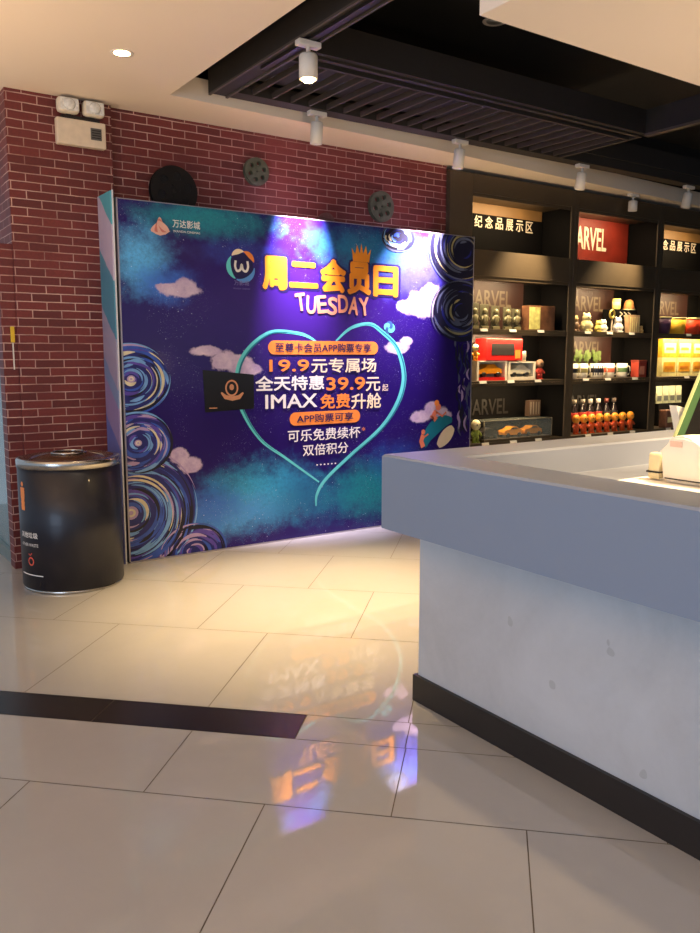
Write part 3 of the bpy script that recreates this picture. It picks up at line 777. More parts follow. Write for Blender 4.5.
# raised tray and the sales terminal standing on it
tr = B().box(2.10, .55, .9008, 3.0, 1.79, .958, bev=.004).obj('counter_tray', mat('tray_white', (240, 236, 226), .35, var=.01)); recenter(tr)
tag(tr, 'flat white raised tray under the sales terminal', 'tray')
pos = empty('sales_terminal', (2.6, 1.46, .959)); tag(pos, 'cream sales terminal with a tilted black screen on the lower counter surface', 'till')
def LP_(x, y, z): return (x-2.6, y-1.46, z-.959)
b = B()
prof = [(1.672, .960), (1.684, 1.046), (1.674, 1.062), (1.662, 1.10), (1.645, 1.120), (1.595, 1.124), (1.56, 1.097), (1.53, 1.092), (1.15, 1.07), (1.13, .960)]
b.prism([LP_(2.45, y, z) for y, z in prof], (.30, 0, 0))
bmesh.ops.bevel(b.bm, geom=b.bm.edges[:], offset=.010, segments=3, affect='EDGES')
b.obj('base', cream_plastic, pos)
B().box(*LP_(2.447, 1.15, .972), *LP_(2.4495, 1.66, .976)).obj('seam', dark_metal, pos)
B().box(*LP_(2.446, 1.60, 1.085), *LP_(2.4498, 1.645, 1.105), bev=.001).obj('button_panel', mat('till_rose', (214, 180, 160), .4), pos)
sl = B().box(*LP_(2.46, 1.690, .962), *LP_(2.50, 1.738, 1.055), bev=.009).obj('card_slot', mat('till_yellow', (222, 206, 160), .4), pos)
B().box(*LP_(2.457, 1.689, .985), *LP_(2.502, 1.741, .991)).obj('slot_seam', dark_metal, sl)
Mr = Matrix.Translation(LP_(2.56, 1.70, 1.10)) @ Matrix.Rotation(math.radians(31), 4, 'Y')
b = B(); b.box(-.014, -.58, 0, .014, 0, .38, bev=.006, rot=Mr); sc = b.obj('screen_housing', mat('bezel_green', (62, 96, 56), .35), pos)
sc['label'] = 'green-edged tilted screen'
B().box(-.0165, -.56, .015, -.0142, -.04, .365, rot=Mr).obj('display', mat('display_black', (14, 15, 14), .12), sc)
B().box(-.016, -.010, 0, .0145, .004, .38, bev=.002, rot=Mr).obj('side_strip', mat('strip_cream', (160, 166, 116), .35), sc)
B().box(*LP_(2.57, 1.30, 1.06), *LP_(2.64, 1.42, 1.25), bev=.01).obj('stand', cream_plastic, pos)
B().prism([LP_(2.66, 1.76, 1.06), LP_(2.70, 1.76, 1.06), LP_(2.73, 1.76, 1.19), LP_(2.60, 1.76, 1.215)], (0, -.03, 0)).obj('card_reader', cream_plastic, pos)

# ================================================================== DISPLAY CABINETS
CY0, CY1 = 5.45, 5.825
Z_TOP, Z_N1, Z_N0, Z_B0, Z_S1, Z_S2, Z_BASE = 2.972, 2.815, 2.33, 2.10, 1.63, 1.155, .58
poster_red = mat('poster_red', (124, 36, 22), .5, var=.3, scale=5)
poster_brown = mat('poster_brown', (46, 24, 18), .5, var=.3, scale=5)
niche_lit_gold = mat('niche_lit_gold', (132, 98, 56), .5, var=.2, scale=4)
letter_pale = mat('letter_pale', (222, 205, 180), .4)
letter_grey = mat('letter_grey', (88, 76, 60), .45)
tag_white = mat('price_tag_white', (236, 230, 215), .5)
def cabinet(x0, x1, label, left_w, right_w, kind, tags):
    """x0..x1 is the opening; stiles left_w and right_w wide either side"""
    cx = (x0+x1)/2; root = empty('display_cabinet', (cx, CY0, 0)); tag(root, label, 'display cabinet', None)
    a, c = x0-cx, x1-cx; D = CY1-CY0
    b = B()
    b.box(a-left_w, 0, 0, a, D, Z_TOP, bev=.003); b.box(c, 0, 0, c+right_w-.001, D, Z_TOP, bev=.003)
    b.box(a, 0, Z_N1, c, D, Z_TOP); b.box(a, 0, Z_B0, c, D, Z_N0)
    b.obj('frame', cab_dark, root)
    B().box(c-.004, .012, Z_BASE+.002, c-.0005, D-.016, Z_B0-.001).box(c-.004, .012, Z_N0+.001, c-.0005, D-.016, Z_N1-.001).obj('dark_liner', cab_in, root)
    B().box(a, 0.004, 0, c, D, Z_BASE, bev=.002).obj('base_cupboard', cab_dark, root)
    B().box(a, D-.015, Z_BASE, c, D, Z_B0).box(a, D-.015, Z_N0, c, D, Z_N1).obj('back_panel', cab_in, root)
    for z in (Z_S1, Z_S2):
        B().box(a+.001, .012, z-.022, c-.001, D-.016, z, bev=.002).obj('shelf', cab_dark, root)
    # header niche
    if kind == 'sign':
        B().box(a+.001, D-.022, Z_N0+.001, c-.03, D-.0155, Z_N1-.001).obj('niche_panel', niche_lit_gold, root)  # gold colour stands in for lamplight along the niche top
        B().box(a+.001, D-.026, Z_N0+.001, c-.03, D-.0225, Z_N0+.385).obj('niche_shade_panel', cab_in, root)  # dark sheet painted as the shade below that light
        for i, ch in enumerate('纪念品展示区'):
            b = B(); q = a+.345+.137*i; text_into(b, ch, q, q+.10, Z_N0+.262, Z_N0+.372, D-.0265, .03); b.obj('sign_character', letter_pale, root)
    else:
        B().box(a+.001, D-.022, Z_N0+.001, c-.03, D-.0155, Z_N1-.001).obj('niche_panel', poster_red, root)
        b = B(); text_into(b, 'MARVEL', a+.26, a+.865, Z_N0+.165, Z_N0+.40, D-.024, .03)
        bmesh.ops.bisect_plane(b.bm, geom=b.bm.verts[:]+b.bm.edges[:]+b.bm.faces[:], plane_co=(a+.003, 0, 0), plane_no=(-1, 0, 0), clear_outer=True)
        b.obj('poster_lettering', letter_pale, root)
    # posters with lettering in the three display levels
    for z0, z1, mm in ((Z_S1, Z_B0, poster_brown), (Z_S2, Z_S1-.022, poster_brown), (Z_BASE, Z_S2-.022, cab_in)):
        if mm is not cab_in: B().box(a+.001, D-.022, z0+.001, a+1.03, D-.0155, z1-.001).obj('poster_panel', mm, root)
        b = B(); text_into(b, 'MARVEL', a+.25, a+.86, z0+.23, z0+.385, D-.0232, .03)
        b.obj('poster_lettering', letter_grey if mm is not cab_in else mat('letter_dim', (34, 29, 25), .5), root)
    for lv, xs in tags.items():
        z = {1: Z_S1, 2: Z_S2, 3: Z_BASE}[lv]
        for xw in xs:
            o = B().box(-.045, -.001, -.012, .045, .0015, .014).obj('price_tag', tag_white, root, (xw-cx, .009 if lv < 3 else .0025, z-.01))
            o.rotation_euler = (-.3, 0, 0)
    for z in (Z_N1, Z_B0, Z_S1-.022, Z_S2-.022):
        B().box(a+.05, .025, z-.008, c-.06, .035, z-.0005).obj('light_strip', led, root)
        B().box(a+.001, .013, z-.030, c-.001, .019, z-.0005).obj('light_lip', cab_dark, root)
    return root
def xs_at(pxs, py, y=5.46): return [on_plane(p, py, y).x for p in pxs]
TG = dict(A={1: xs_at((484, 513, 541), 328), 2: xs_at((483, 511, 538), 380), 3: xs_at((485, 513, 538), 438)},
          B_={1: xs_at((588, 610, 632), 329), 2: xs_at((586, 608, 635), 377), 3: xs_at((588, 610, 632), 427)},
          C={1: xs_at((689,), 331), 2: xs_at((687,), 373), 3: xs_at((668,), 424)})
cabinet(5.02, 6.31, 'dark display cabinet at the left end, nearest the backdrop, with toy cars', .268, .055, 'sign', TG['A'])
cabinet(6.42, 7.68, 'dark display cabinet in the middle with mugs and a row of orange figures', .055, .055, 'poster', TG['B_'])
cabinet(7.79, 9.05, 'dark display cabinet at the right, behind the sales terminal, with yellow boxes', .055, .20, 'sign', TG['C'])
for x0, x1 in ((5.02, 6.31), (6.42, 7.68), (7.79, 9.05)):
    for z, e in ((Z_N1, 9), (Z_B0, 15), (Z_S1-.022, 16), (Z_S2-.022, 9)):
        lamp('AREA', 'strip_light', ((x0+x1)/2-.1, 5.50, z-.012), ((x0+x1)/2-.1, 5.62, z-.30), e, WARM, sx=.95, sy=.02)

# ================================================================== MERCHANDISE
IY = 5.56     # the row the goods stand in
def X(px, py=370, y=IY): return on_plane(px, py, y).x
def Zp(px, py, y=IY): return on_plane(px, py, y).z
GRP = {1: Z_S1+.0008, 2: Z_S2+.0008, 3: Z_BASE+.0008}
def m_(name, rgb, **k): return mat(name, rgb, **k)
def car(parent_name, loc, s, body, label, rotz=0, group=None, top=True):
    r = empty(parent_name, loc, rotz)
    if top: tag(r, label, 'toy car', group)
    pts = [(-.5, .10), (-.5, .22), (-.42, .27), (-.22, .29), (-.08, .40), (.18, .40), (.30, .29), (.47, .25), (.5, .12), (.45, .08), (-.45, .08)]
    bb = B(); bb.prism([(x*s, -.19*s, z*s) for x, z in pts], (0, .38*s, 0)); bmesh.ops.bevel(bb.bm, geom=bb.bm.edges[:], offset=.015*s, segments=2, affect='EDGES'); bb.obj('body', body, r)
    bb = B(); 
    bb.prism([(x*s, -.195*s, z*s) for x, z in ((-.16, .30), (-.07, .37), (.16, .37), (.24, .30))], (0, .39*s, 0)); bb.obj('windows', print_blk, r)
    for wx in (-.3, .3):
        for wy in (-.19, .19):
            B().lathe([(0, -.03*s), (.085*s, -.03*s), (.085*s, .03*s), (0, .03*s)], (wx*s, wy*s, .085*s), 16, Matrix.Rotation(PI/2, 4, 'X')).obj('wheel', print_blk, r)
    return r
def boxed(loc, w, d, h, frame_m_, label, inner=None, base_m=None, cat='boxed toy car', group=None, face=None):
    """window carton: card shell, clear window, toy inside"""
    r = empty('boxed_toy', loc); tag(r, label, cat, group); t = .012
    bb = B(); bb.box(-w/2, d/2-t, 0, w/2, d/2, h); bb.box(-w/2, -d/2, h-t, w/2, d/2-t, h); bb.box(-w/2, -d/2, 0, -w/2+t*2, d/2-t, h-t); bb.box(w/2-t*2, -d/2, 0, w/2, d/2-t, h-t)
    bb.obj('carton', frame_m_, r)
    bb = B(); bb.box(-w/2+t*2, -d/2, 0, w/2-t*2, d/2-t, h*.16); bb.obj('carton_base', base_m or frame_m_, r)
    if inner:
        s = min((w-.07)/1.0, d*2)
        pts = [(-.5, .10), (-.5, .22), (-.22, .29), (-.08, .40), (.18, .40), (.30, .29), (.47, .25), (.5, .12)]
        s = w-.08; k = min(1, d*.8/(.38*s))
        bb = B(); bb.prism([(x*s, -.19*s*k, z*s*1.0+h*.16) for x, z in pts], (0, .38*s*k, 0)); bmesh.ops.bevel(bb.bm, geom=bb.bm.edges[:], offset=.012*s, segments=2, affect='EDGES')
        bb.mi = 1
        for wx in (-.3, .3): bb.lathe([(0, -.02), (.08*s, -.02), (.08*s, .02), (0, .02)], (wx*s, -.17*s*k, .08*s+h*.16), 14, Matrix.Rotation(PI/2, 4, 'X'))
        bb.obj('toy_inside', [inner, print_blk], r)
    if face:
        B().box(-w/2+t*3, -d/2-.001, h*.2, w/2-t*3, -d/2+.004, h*.85).obj('printed_face', face, r)
    return r
red_card = m_('card_red', (205, 30, 26), rough=.4); white_card = m_('card_white', (232, 222, 200), rough=.5); green_card = m_('card_dark_green', (36, 66, 48), rough=.5)
yellow_toy = m_('toy_yellow', (248, 158, 30), rough=.3, coat=.5); white_toy = m_('toy_white', (240, 232, 205), rough=.3); gold_toy = m_('toy_gold', (245, 165, 50), rough=.25, metal=.5)
dark_toy = m_('toy_dark', (52, 46, 44), rough=.4); grey_toy = m_('toy_grey', (130, 122, 108), rough=.4)

# --- left bay, middle shelf
z = GRP[2]
w1 = X(505)-X(475); bx = boxed((X(490), IY+.05, z), w1, .16, .185, white_card, 'boxed yellow toy car in a white carton with a red base, left cabinet', yellow_toy, red_card)
w2 = X(533.5)-X(506.5); bx2 = boxed((X(520), IY+.05, z), w2, .16, .175, white_card, 'boxed white toy car in a pale windowed carton, left cabinet', white_toy, white_card)
b = B(); b.box(-(X(519)-X(483))/2, -.075, 0, (X(519)-X(483))/2, .075, .205, bev=.004)
rb = empty('toy_carton', (X(501.5), IY+.04, z+.1862)); tag(rb, 'red car carton lying on top of the boxed cars, left cabinet', 'toy box')
b.obj('carton', red_card, rb)
B().box(-.17, -.0765, .05, .13, -.0752, .16).obj('car_picture', dark_toy, rb); B().box(.14, -.0765, .02, .21, -.0752, .10).obj('price_flash', print_orange, rb)
def figurine(loc, h, body, head, label, cat='figurine', group=None, legs=None, name='figurine'):
    """small standing figure: legs, torso, arms, big head"""
    r = empty(name, loc); tag(r, label, cat, group)
    bb = B(); bb.ball((0, 0, h*.40), h*.17, h*.13, h*.22, 14)
    bb.tube([(-h*.09, 0, h*.28), (-h*.10, 0, h*.03)], [h*.08, h*.07]); bb.tube([(h*.09, 0, h*.28), (h*.10, 0, h*.03)], [h*.08, h*.07])
    bb.box(-h*.17, -h*.11, 0, -h*.03, h*.05, h*.05, bev=h*.012); bb.box(h*.03, -h*.11, 0, h*.17, h*.05, h*.05, bev=h*.012)
    for s_ in (-1, 1): bb.tube([(s_*h*.14, 0, h*.50), (s_*h*.25, -h*.03, h*.38), (s_*h*.24, -h*.10, h*.30)], [h*.055, h*.05, h*.05])
    bb.obj('body', body, r)
    hb = B(); hb.ball((0, 0, h*.76), h*.22, h*.19, h*.23, 16); ho = hb.obj('head', head, r)
    for s_ in (-1, 1): B().ball((s_*h*.08, -h*.175, h*.78), h*.03, h*.02, h*.04, 8).obj('eye', print_blk, ho)
    return r
figurine((X(473.5), IY-.02, z+.1862), .155, yellow_toy, m_('toy_pale', (240, 215, 150)), 'small yellow figurine standing left of the red carton')
def mug(loc, r0, h, mm, label, group=None, band=None, rotz=0):
    r = empty('mug', loc, rotz); tag(r, label, 'mug', group)
    B().lathe([(0, 0), (r0*.8, 0), (r0*.95, h*.08), (r0, h*.3), (r0*1.0, h), (r0*.93, h), (r0*.9, h*.12), (0, h*.12)], seg=28).obj('cup', mm, r)
    B().tube([(r0*.95+.001, 0, h*.82), (r0*1.35, 0, h*.78), (r0*1.5, 0, h*.5), (r0*1.3, 0, h*.25), (r0*.95+.001, 0, h*.2)], r0*.11, 8).obj('handle', mm, r)
    if band: B().lathe([(r0*1.005, h*.38), (r0*1.012, h*.42), (r0*1.012, h*.66), (r0*1.005, h*.7)], seg=28).obj('printed_band', band, r)
    return r
mug((X(524.5), IY+.04, z+.1762), .04, .10, grey_toy, 'small grey mug standing on the white boxed car')
figurine((X(539.5), IY, z), .20, m_('toy_red', (200, 60, 44)), m_('toy_brown', (120, 90, 66)), 'red figurine at the right end of the boxed cars')
# --- left bay, top shelf
z = GRP[1]
blk = m_('blister_dark', (78, 76, 58), rough=.35, var=.4, scale=30); blk2 = m_('toy_olive', (104, 98, 70), rough=.4, var=.3, scale=40)
for i, px in enumerate((475, 485, 496, 508, 517)):
    r = empty('blister_pack', (X(px, 320), IY, z)); tag(r, ('leftmost dark blister pack on the top shelf of the left cabinet', 'dark blister pack second from left on the top shelf by the backdrop', 'dark blister pack in the middle of the five on the top left shelf',
        'dark blister pack second from right of the five on the top left shelf', 'rightmost dark blister pack, next to the gold patterned carton')[i], 'toy pack', 'dark blister packs on the top left shelf')
    B().box(-.055, .012, 0, .055, .017, .24-.01*i, bev=.002).obj('card_back', blk, r)
    bb = B(); bb.ball((0, 0, .165), .026, .018, .028, 12); bb.ball((0, 0, .095), .032, .02, .045, 12); bb.box(-.045, -.012, .002, .045, .012, .03, bev=.004); bb.tube([(-.03, 0, .12), (-.05, 0, .07)], .009); bb.tube([(.03, 0, .12), (.05, 0, .09)], .009)
    bb.obj('toy_figure', blk2, r)
r = empty('gift_carton', (X(539, 320), IY, z)); tag(r, 'gold and brown patterned carton standing alone at the right of the top left shelf', 'carton')
B().box(-.19, -.05, 0, .17, .05, .235, bev=.003).obj('carton', m_('carton_brown', (112, 74, 50), var=.5, scale=16), r)
B().box(-.19, -.0525, .01, -.04, -.0505, .22).obj('gold_print', m_('carton_gold', (250, 205, 120), var=.4, scale=22), r)
# --- left bay, bottom: glass case with gold cars
z = GRP[3]
glass_c = m_('case_acrylic', (215, 225, 215), rough=.03, var=0, alpha=.12)
r = empty('display_case', (X(511.5, 425), IY, z)); tag(r, 'low clear display case on the bottom level of the left cabinet', 'display case')
w = X(545, 425)-X(478, 425)
B().box(-w/2, -.10, 0, w/2, .12, .025).obj('base_tray', cab_dark, r)
B().box(-w/2, -.10, .0255, w/2, -.097, .20).box(-w/2, -.097, .197, w/2, .12, .20).obj('clear_cover', glass_c, r)
B().tube([(-w/2, -.10, .20), (w/2, -.10, .20)], .004).tube([(-w/2, -.10, .026), (-w/2, -.10, .20)], .004).tube([(w/2, -.10, .026), (w/2, -.10, .20)], .004).obj('edge_rail', m_('rail_grey', (120, 110, 92), rough=.3), r)
for px, mm, lb, c in ((487, dark_toy, 'dark toy car at the left inside the clear case', 1), (511, yellow_toy, 'golden yellow toy car in the middle of the clear case', 1), (531, gold_toy, 'orange gold toy car at the right inside the clear case', 1)):
    car('toy_car', (X(px, 425), IY+.01, z+.026), .25, mm, lb)
figurine((X(472, 430), IY-.05, z), .22, m_('toy_lime', (150, 170, 70)), m_('toy_cream', (236, 226, 180)), 'green and cream figurine beside the left end of the clear case')
r = empty('lidded_carton', (X(541, 405), IY+.09, z+.2045)); 
tag(r, 'tall brown striped carton on the clear case', 'carton'); B().box(-.10, -.03, 0, .06, .03, .16, bev=.002).obj('carton', m_('carton_stripe', (74, 56, 44)), r)
b = B()
for k in range(4): b.box(-.085+k*.038, -.0325, .02, -.075+k*.038, -.0302, .145)
b.obj('stripes', grey_toy, r)

# --- middle bay, top shelf
z = GRP[1]
cream_p = m_('plush_cream', (238, 220, 160), rough=.9, var=.15, bump=.4); yel_p = m_('plush_yellow', (236, 208, 110), rough=.9, var=.2, bump=.4); orange_p = m_('plush_orange', (240, 160, 90), rough=.9, bump=.4)
dark_p = m_('goods_brown', (120, 92, 66), rough=.6, var=.3)
def plush(loc, s, mm, label, name='plush_toy', ears=True, mm2=None):
    r = empty(name, loc); tag(r, label, 'plush toy')
    bb = B(); bb.ball((0, 0, s*.45), s*.45, s*.38, s*.45, 18); bb.ball((-s*.2, -s*.25, s*.08), s*.14, s*.16, s*.08, 10); bb.ball((s*.2, -s*.25, s*.08), s*.14, s*.16, s*.08, 10)
    bb.ball((-s*.45, -s*.1, s*.42), s*.12, s*.12, s*.16, 10); bb.ball((s*.45, -s*.1, s*.42), s*.12, s*.12, s*.16, 10); bo = bb.obj('body', mm, r)
    hb = B(); hb.ball((0, -s*.02, s*.98), s*.34, s*.30, s*.30, 18)
    if ears: hb.ball((-s*.26, 0, s*1.22), s*.12, s*.07, s*.13, 10); hb.ball((s*.26, 0, s*1.22), s*.12, s*.07, s*.13, 10)
    ho = hb.obj('head', mm2 or mm, r)
    for s_ in (-1, 1): B().ball((s_*s*.12, -s*.31, s*1.0), s*.04, s*.03, s*.05, 8).obj('eye', print_blk, ho)
plush((X(577, 318), IY+.03, z), .125, dark_p, 'brown plush toy at the far left of the middle cabinet top shelf', mm2=m_('plush_tan', (190, 160, 110), rough=.9))
plush((X(586.5, 318), IY, z), .145, cream_p, 'cream plush toy leaning among the yellow ones, middle cabinet')
plush((X(596.5, 324), IY-.02, z), .09, yel_p, 'small yellow plush toy between two larger pale plush toys')
plush((X(603.5, 322), IY, z), .10, m_('plush_white', (244, 240, 224), rough=.9, bump=.4), 'white plush toy left of the cup tower, middle cabinet')
plush((X(618, 322), IY, z), .125, m_('plush_white2', (246, 238, 228), rough=.9, bump=.4), 'white plush toy next to the striped pouch, middle cabinet')
r = empty('figure_stand', (X(611, 320), IY-.01, z)); tag(r, 'dark stand with a brass ring rising between the two white plush toys', 'stand')
B().lathe([(0, 0), (.04, 0), (.04, .01), (.008, .02), (.008, .15), (0, .15)], seg=20).obj('post', cab_dark, r)
B().tube([(.035*math.cos(t*2*PI/20), 0, .19+.04*math.sin(t*2*PI/20)) for t in range(20)], .012, 8, True).obj('ring', m_('brass', (205, 180, 90), rough=.3, metal=.8), r)
# taller riser at the back carrying a cup and a round box
r = empty('riser_block', (7.44, IY+.14, z)); tag(r, 'black riser block at the back of the middle cabinet top shelf', 'riser'); B().box(-.22, -.05, 0, .22, .06, .25, bev=.004).obj('block', cab_in, r)
zr = z+.2505
mug((7.37, IY+.14, zr), .045, .115, yel_p, 'yellow cup on the black riser block', band=cream_p)
r = empty('cone_box', (7.585, IY+.14, zr)); tag(r, 'orange cone-shaped box with a cream foot on the riser block', 'box')
B().lathe([(.07, 0), (.072, .012), (.0, .013)], seg=6).obj('foot', cream_p, r); B().lathe([(0, .0135), (.066, .0135), (.042, .10), (.02, .115), (0, .115)], seg=24).obj('cone', orange_p, r)
for i, (px, py) in enumerate(((600, 308), (626, 308))):
    pass
b = B()
for i in range(3): text_into(b, '>', X(620+i*4, 308, IY+.09), X(623+i*4, 308, IY+.09), zr-.075, zr-.02, IY+.0895, .05)
rr_ = b.obj('riser_marks', letter_pale); rr_.parent = r if False else None
for o in list(COL.objects):
    if o.name.startswith('riser_block'):
        for v_ in rr_.data.vertices: v_.co -= Vector(o.location)
        rr_.parent = o; break
r = empty('striped_pouch', (X(631.5, 322), IY-.02, z)); tag(r, 'pale striped pouch standing at the right of the white plush toy', 'pouch')
b = B(); b.prism([(-.09, -.02, 0), (.09, -.02, 0), (.10, -.01, .19), (-.10, -.01, .19)], (0, .05, 0)); b.obj('pouch', m_('pouch_tan', (196, 160, 120)), r)
b = B()
for k in range(5): b.box(-.08+k*.036, -.024, .01, -.066+k*.036, -.0208, .17)
b.obj('stripes', cream_p, r)
plush((X(639.5, 325), IY-.02, z), .06, m_('plush_sand', (206, 176, 116), rough=.9), 'tiny sand-coloured plush toy at the right end of the top shelf, middle cabinet')
# --- middle bay, middle shelf: white mugs
z = GRP[2]
mw = m_('mug_white', (236, 230, 212), rough=.25, coat=.5)
bands = [print_blk, m_('band_olive', (150, 140, 90)), print_blk, m_('band_coral', (220, 110, 80)), m_('band_green', (90, 120, 70))]
mugs = [(574.5, 'leftmost white mug on the middle shelf of the middle cabinet'), (584.5, 'white mug with an olive band, second from left'), (599, 'wide white mug with dark bars in the middle of the row'), (611, 'white mug with a coral band, second from right'), (624, 'rightmost white mug with a green band, left of the red tin')]
for i, (px, lb) in enumerate(mugs):
    w = (.056, .056, .072, .060, .060)[i]
    mug((X(px), IY+.03, z), w, .15, mw, lb, 'white mugs on the middle shelf', bands[i], -.7)
b = B(); cx_ = X(599)
mgs = [o for o in COL.objects if o.get('label') == mugs[2][1]][0]
for k in range(5): b.box(-.048+k*.022, -.0775+abs(k-2)*.009, .03, -.038+k*.022, -.0715+abs(k-2)*.009, .13)
b.obj('dark_bars', print_blk, mgs)
r = empty('red_tin', (X(637), IY-.02, z)); tag(r, 'square red tin at the right end of the mug row', 'tin')
B().box(-.07, -.05, 0, .07, .05, .165, bev=.006).obj('tin_body', m_('tin_red', (170, 66, 50), rough=.35), r); B().box(-.073, -.053, .1655, .073, .053, .185, bev=.004).obj('lid', m_('tin_lid', (140, 60, 48), rough=.35), r)
B().box(-.045, -.0525, .03, .03, -.0505, .12).obj('label_print', m_('tin_label', (226, 150, 120)), r)
for i, px in enumerate((581, 590, 599)):
    r = empty('small_plant', (X(px, 355, 5.72), 5.755, z)); tag(r, ('artificial green plant behind the leftmost mugs', 'artificial green plant behind the second and third mugs', 'artificial green plant behind the wide mug with dark bars')[i], 'plant', 'green plants behind the mugs')
    B().lathe([(0, 0), (.03, 0), (.038, .13), (.03, .13), (0, .12)], seg=16).obj('pot', dark_toy, r)
    b = B(); q = random.Random(i)
    for k in range(22):
        a = q.uniform(0, 2*PI); t = q.uniform(.2, 1.0); dr = .06*t; hz = .13+q.uniform(.06, .15)
        p = Vector((dr*math.cos(a), dr*math.sin(a)*.5, hz)); s_ = .018
        b.quad(p+Vector((-s_, 0, -s_)), p+Vector((s_*.3, -.004, -s_*1.2)), p+Vector((s_, 0, s_)), p+Vector((-s_*.3, .004, s_*1.2)))
        b.tube([(0, 0, .12), p], .0015, 4)
    b.obj('leaves', m_('leaf_green', (84, 104, 40), var=.3), r)
# --- middle bay, bottom: dark bottles and orange figures
z = GRP[3]
bot_l = ['leftmost dark bottle behind the orange figures', 'dark bottle second from left behind the orange figures', 'dark bottle in the middle behind the orange figures', 'dark bottle with a bright cap, fourth from left', 'dark bottle fifth from left behind the orange figures', 'rightmost dark bottle behind the orange figures']
def bottle(loc, lab, label, cap):
    r = empty('bottle', loc); tag(r, label, 'bottle', 'dark bottles on the bottom level')
    B().lathe([(0, 0), (.042, 0), (.045, .01), (.045, .20), (.03, .25), (.016, .28), (.016, .30), (0, .30)], seg=24).obj('glass', m_('bottle_dark', (40, 32, 34), rough=.15, coat=.6), r)
    B().lathe([(0, .3005), (.024, .3005), (.024, .345), (0, .345)], seg=18).obj('cap', cap, r)
    B().lathe([(.0455, .14), (.0462, .145), (.0462, .205), (.0452, .208)], seg=24).obj('label_band', lab, r)
caps = [grey_toy, grey_toy, m_('cap_white', (200, 190, 175)), m_('cap_bright', (236, 226, 210)), m_('cap_red', (120, 60, 50)), m_('cap_grey', (110, 96, 86))]
for i, px in enumerate((574, 582.5, 590, 598, 606, 613.5)):
    bottle((X(px, 410, 5.72), 5.72, z), m_('lab_red', (190, 60, 44)) if i < 4 else dark_toy, bot_l[i], caps[i])
og = m_('figure_orange', (240, 84, 20), rough=.35, var=.25, scale=30, coat=.5); yg = m_('figure_gold', (255, 150, 44), rough=.35, var=.2, scale=30)
of = ['leftmost orange and gold figurine on the bottom level', 'orange and gold figurine second from left', 'orange and gold figurine third from left', 'orange and gold figurine fourth from left, below the bright bottle cap', 'orange and gold figurine fourth from right', 'orange and gold figurine third from right', 'orange and gold figurine second from right', 'rightmost orange and gold figurine on the bottom level']
for i in range(8):
    px = 575.5+i*7.7
    figurine((X(px, 418), IY-.01, z), .205, og, yg, of[i], group='orange and gold figurines in a row')
# --- right bay
z = GRP[1]
for i, (px, mm, lb) in enumerate(((662, m_('tub_purple', (74, 40, 74)), 'purple tub on the top shelf of the right cabinet'), (677, m_('tub_yellow', (236, 186, 50)), 'yellow tub between the purple and the red one'), (691, m_('tub_red', (220, 70, 34)), 'red tub at the right of the top shelf in the right cabinet'), (704, m_('tub_red2', (205, 64, 40)), 'red tub cut off by the right picture edge'))):
    r = empty('snack_tub', (X(px, 320), IY, z)); tag(r, lb, 'tub', 'colourful tubs on the top shelf')
    B().lathe([(0, 0), (.085, 0), (.10, .17), (0, .17)], seg=28).obj('tub', mm, r); B().lathe([(0, .1705), (.104, .1705), (.104, .185), (0, .187)], seg=28).obj('lid', cream_p, r)
z = GRP[2]
gold_card = m_('box_gold_print', (255, 158, 44), rough=.4, var=.3, scale=14); pale_card = m_('box_pale_print', (255, 222, 150), rough=.4, var=.2, scale=18)
names_ = [('gold', gold_card), ('pale', pale_card)]
for row in range(2):
    for i, px in enumerate((667.5, 684, 700.5)):
        w = .275
        lb = ('large', 'pale yellow snack box in the lower row, ' if row == 0 else 'golden snack box stacked in the upper row, ')[1]+('leftmost', 'middle', 'rightmost')[i]+' in the right cabinet'
        r = empty('snack_box', (8.045+.14+i*.285, IY+.07, z+row*.2105)); tag(r, lb, 'box', 'yellow snack boxes stacked in two rows')
        B().box(-w/2, -.06, 0, w/2, .08, .21, bev=.002).obj('carton', pale_card if row == 0 else gold_card, r)
        B().box(-w/2+.03, -.0625, .05, w/2-.03, -.0605, .16).obj('picture', gold_card if row == 0 else pale_card, r)
        B().box(-w/2+.06, -.0645, .085, w/2-.07, -.0628, .115).obj('stripe', m_('print_amber', (196, 120, 30)), r)
z = GRP[3]
for i, px in enumerate((660.5, 667, 673.5, 680)):
    r = empty('hanging_pouch', (X(px, 390, 5.66), 5.68, z+.26)); tag(r, ('leftmost', 'second', 'third', 'rightmost')[i]+' grey-green pouch in the row below the yellow boxes', 'pouch', 'grey-green pouches')
    b = B(); b.prism([(-.052, -.01, 0), (.052, -.01, 0), (.056, .0, .20), (-.056, 0, .20)], (0, .025, 0)); b.obj('pouch', m_('pouch_green_grey', (150, 152, 124), var=.3, scale=25), r)
    B().box(-.04, -.013, .03, .04, -.0105, .09).obj('label_print', m_('pouch_print', (70, 74, 70)), r)
r = empty('pouch_riser', (X(671, 400, 5.68), 5.69, z)); tag(r, 'dark riser under the grey-green pouches', 'riser'); B().box(-.26, -.03, 0, .26, .06, .2585).obj('block', cab_in, r)
for i, (px, mm, w, h, lb) in enumerate(((663, m_('pack_brown', (120, 80, 60), var=.4), .15, .20, 'brown patterned pack on the bottom level of the right cabinet'), (676, m_('pack_blue', (60, 110, 150), var=.3), .20, .12, 'blue pack lying beside the brown patterned pack'))):
    r = empty('snack_pack', (X(px, 412), IY-.05, z)); tag(r, lb, 'snack pack')
    B().box(-w/2, -.05, 0, w/2, .05, h, bev=.01).obj('pack', mm, r); B().box(-w/2+.02, -.0525, h*.3, w/2-.02, -.0505, h*.6).obj('label_print', cream_p, r)

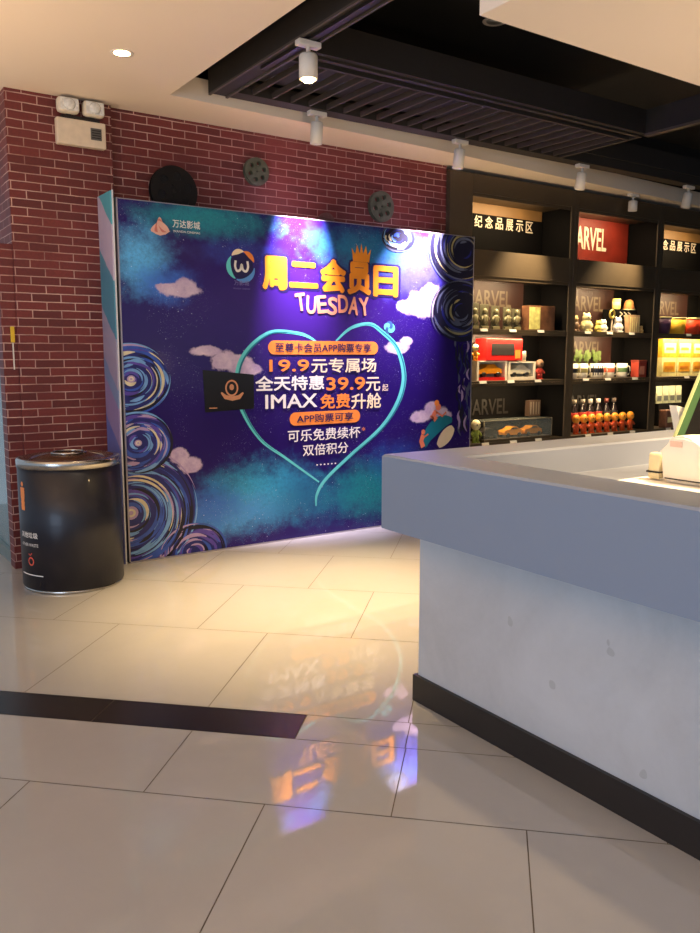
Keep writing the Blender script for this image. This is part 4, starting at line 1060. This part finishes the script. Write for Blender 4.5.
# ================================================================== LIGHT
W = bpy.data.worlds.new('world'); S.world = W; W.use_nodes = True
bg = W.node_tree.nodes['Background']; bg.inputs[0].default_value = (.70, .83, 1, 1); bg.inputs[1].default_value = .55
# unseen warm fills added behind and beside the camera to brighten the ceiling
for x, y, e in ((-.4, 4.3, 150), (-1.2, 2.4, 145), (-.4, .6, 150), (.8, -1.2, 105), (-2.8, 3.6, 105)):
    lamp('SPOT', 'ceiling_fill', (x, y, 1.3), (x+.15, y, 3.0), e, (1, .67, .37), .15, 150, 1)
lamp('SPOT', 'bulkhead_fill', (3.6, .9, 1.25), (3.3, 1.3, 2.6), 75, (1, .72, .45), .1, 150, 1)  # unseen fill added to lift the bulkhead underside
lamp('SPOT', 'strip_fill', (5.2, 4.5, 1.25), (5.4, 5.2, 3), 48, (1, .70, .40), .1, 110, 1)  # fill without a fixture, added to warm the beige ceiling strip
lamp('SPOT', 'strip_fill', (3.2, 4.3, 1.3), (3.3, 5.2, 3), 20, (1, .70, .40), .1, 110, 1)  # second added fill, for the strip further left
lamp('SPOT', 'counter_fill', (3.0, 1.0, 2.58), (2.85, 2.1, .95), 480, (1, .64, .32), .04, 50, 1)  # unseen fill added for the inner counter faces
lamp('SPOT', 'counter_end_fill', (4.2, 1.3, 2.58), (3.8, 2.4, 1), 700, (1, .66, .34), .04, 50, 1)  # added fill that brightens the far ledge, no fixture
lamp('SPOT', 'ledge_fill', (2.2, 1.9, 2.58), (2.05, 1.75, 1.0), 75, (1, .68, .38), .04, 66, 1)  # unseen fill added over the near ledge top
lamp('SPOT', 'till_fill', (2.9, 1.2, 2.58), (2.55, 1.5, .95), 260, (1, .82, .60), .04, 38, 1)  # added fill that brightens the till and its tray
# unseen cool fill added on the left for assumed daylight, no opening modelled
lamp('AREA', 'assumed_daylight_fill', (-3.9, .2, 1.5), (1.8, .8, .8), 125, (.56, .74, 1), sx=3.5, sy=2.4)

vs_ = S.view_settings; vs_.view_transform = 'Standard'; vs_.look = 'None'; vs_.gamma = 1; vs_.use_curve_mapping = False
vs_.exposure = 0.0
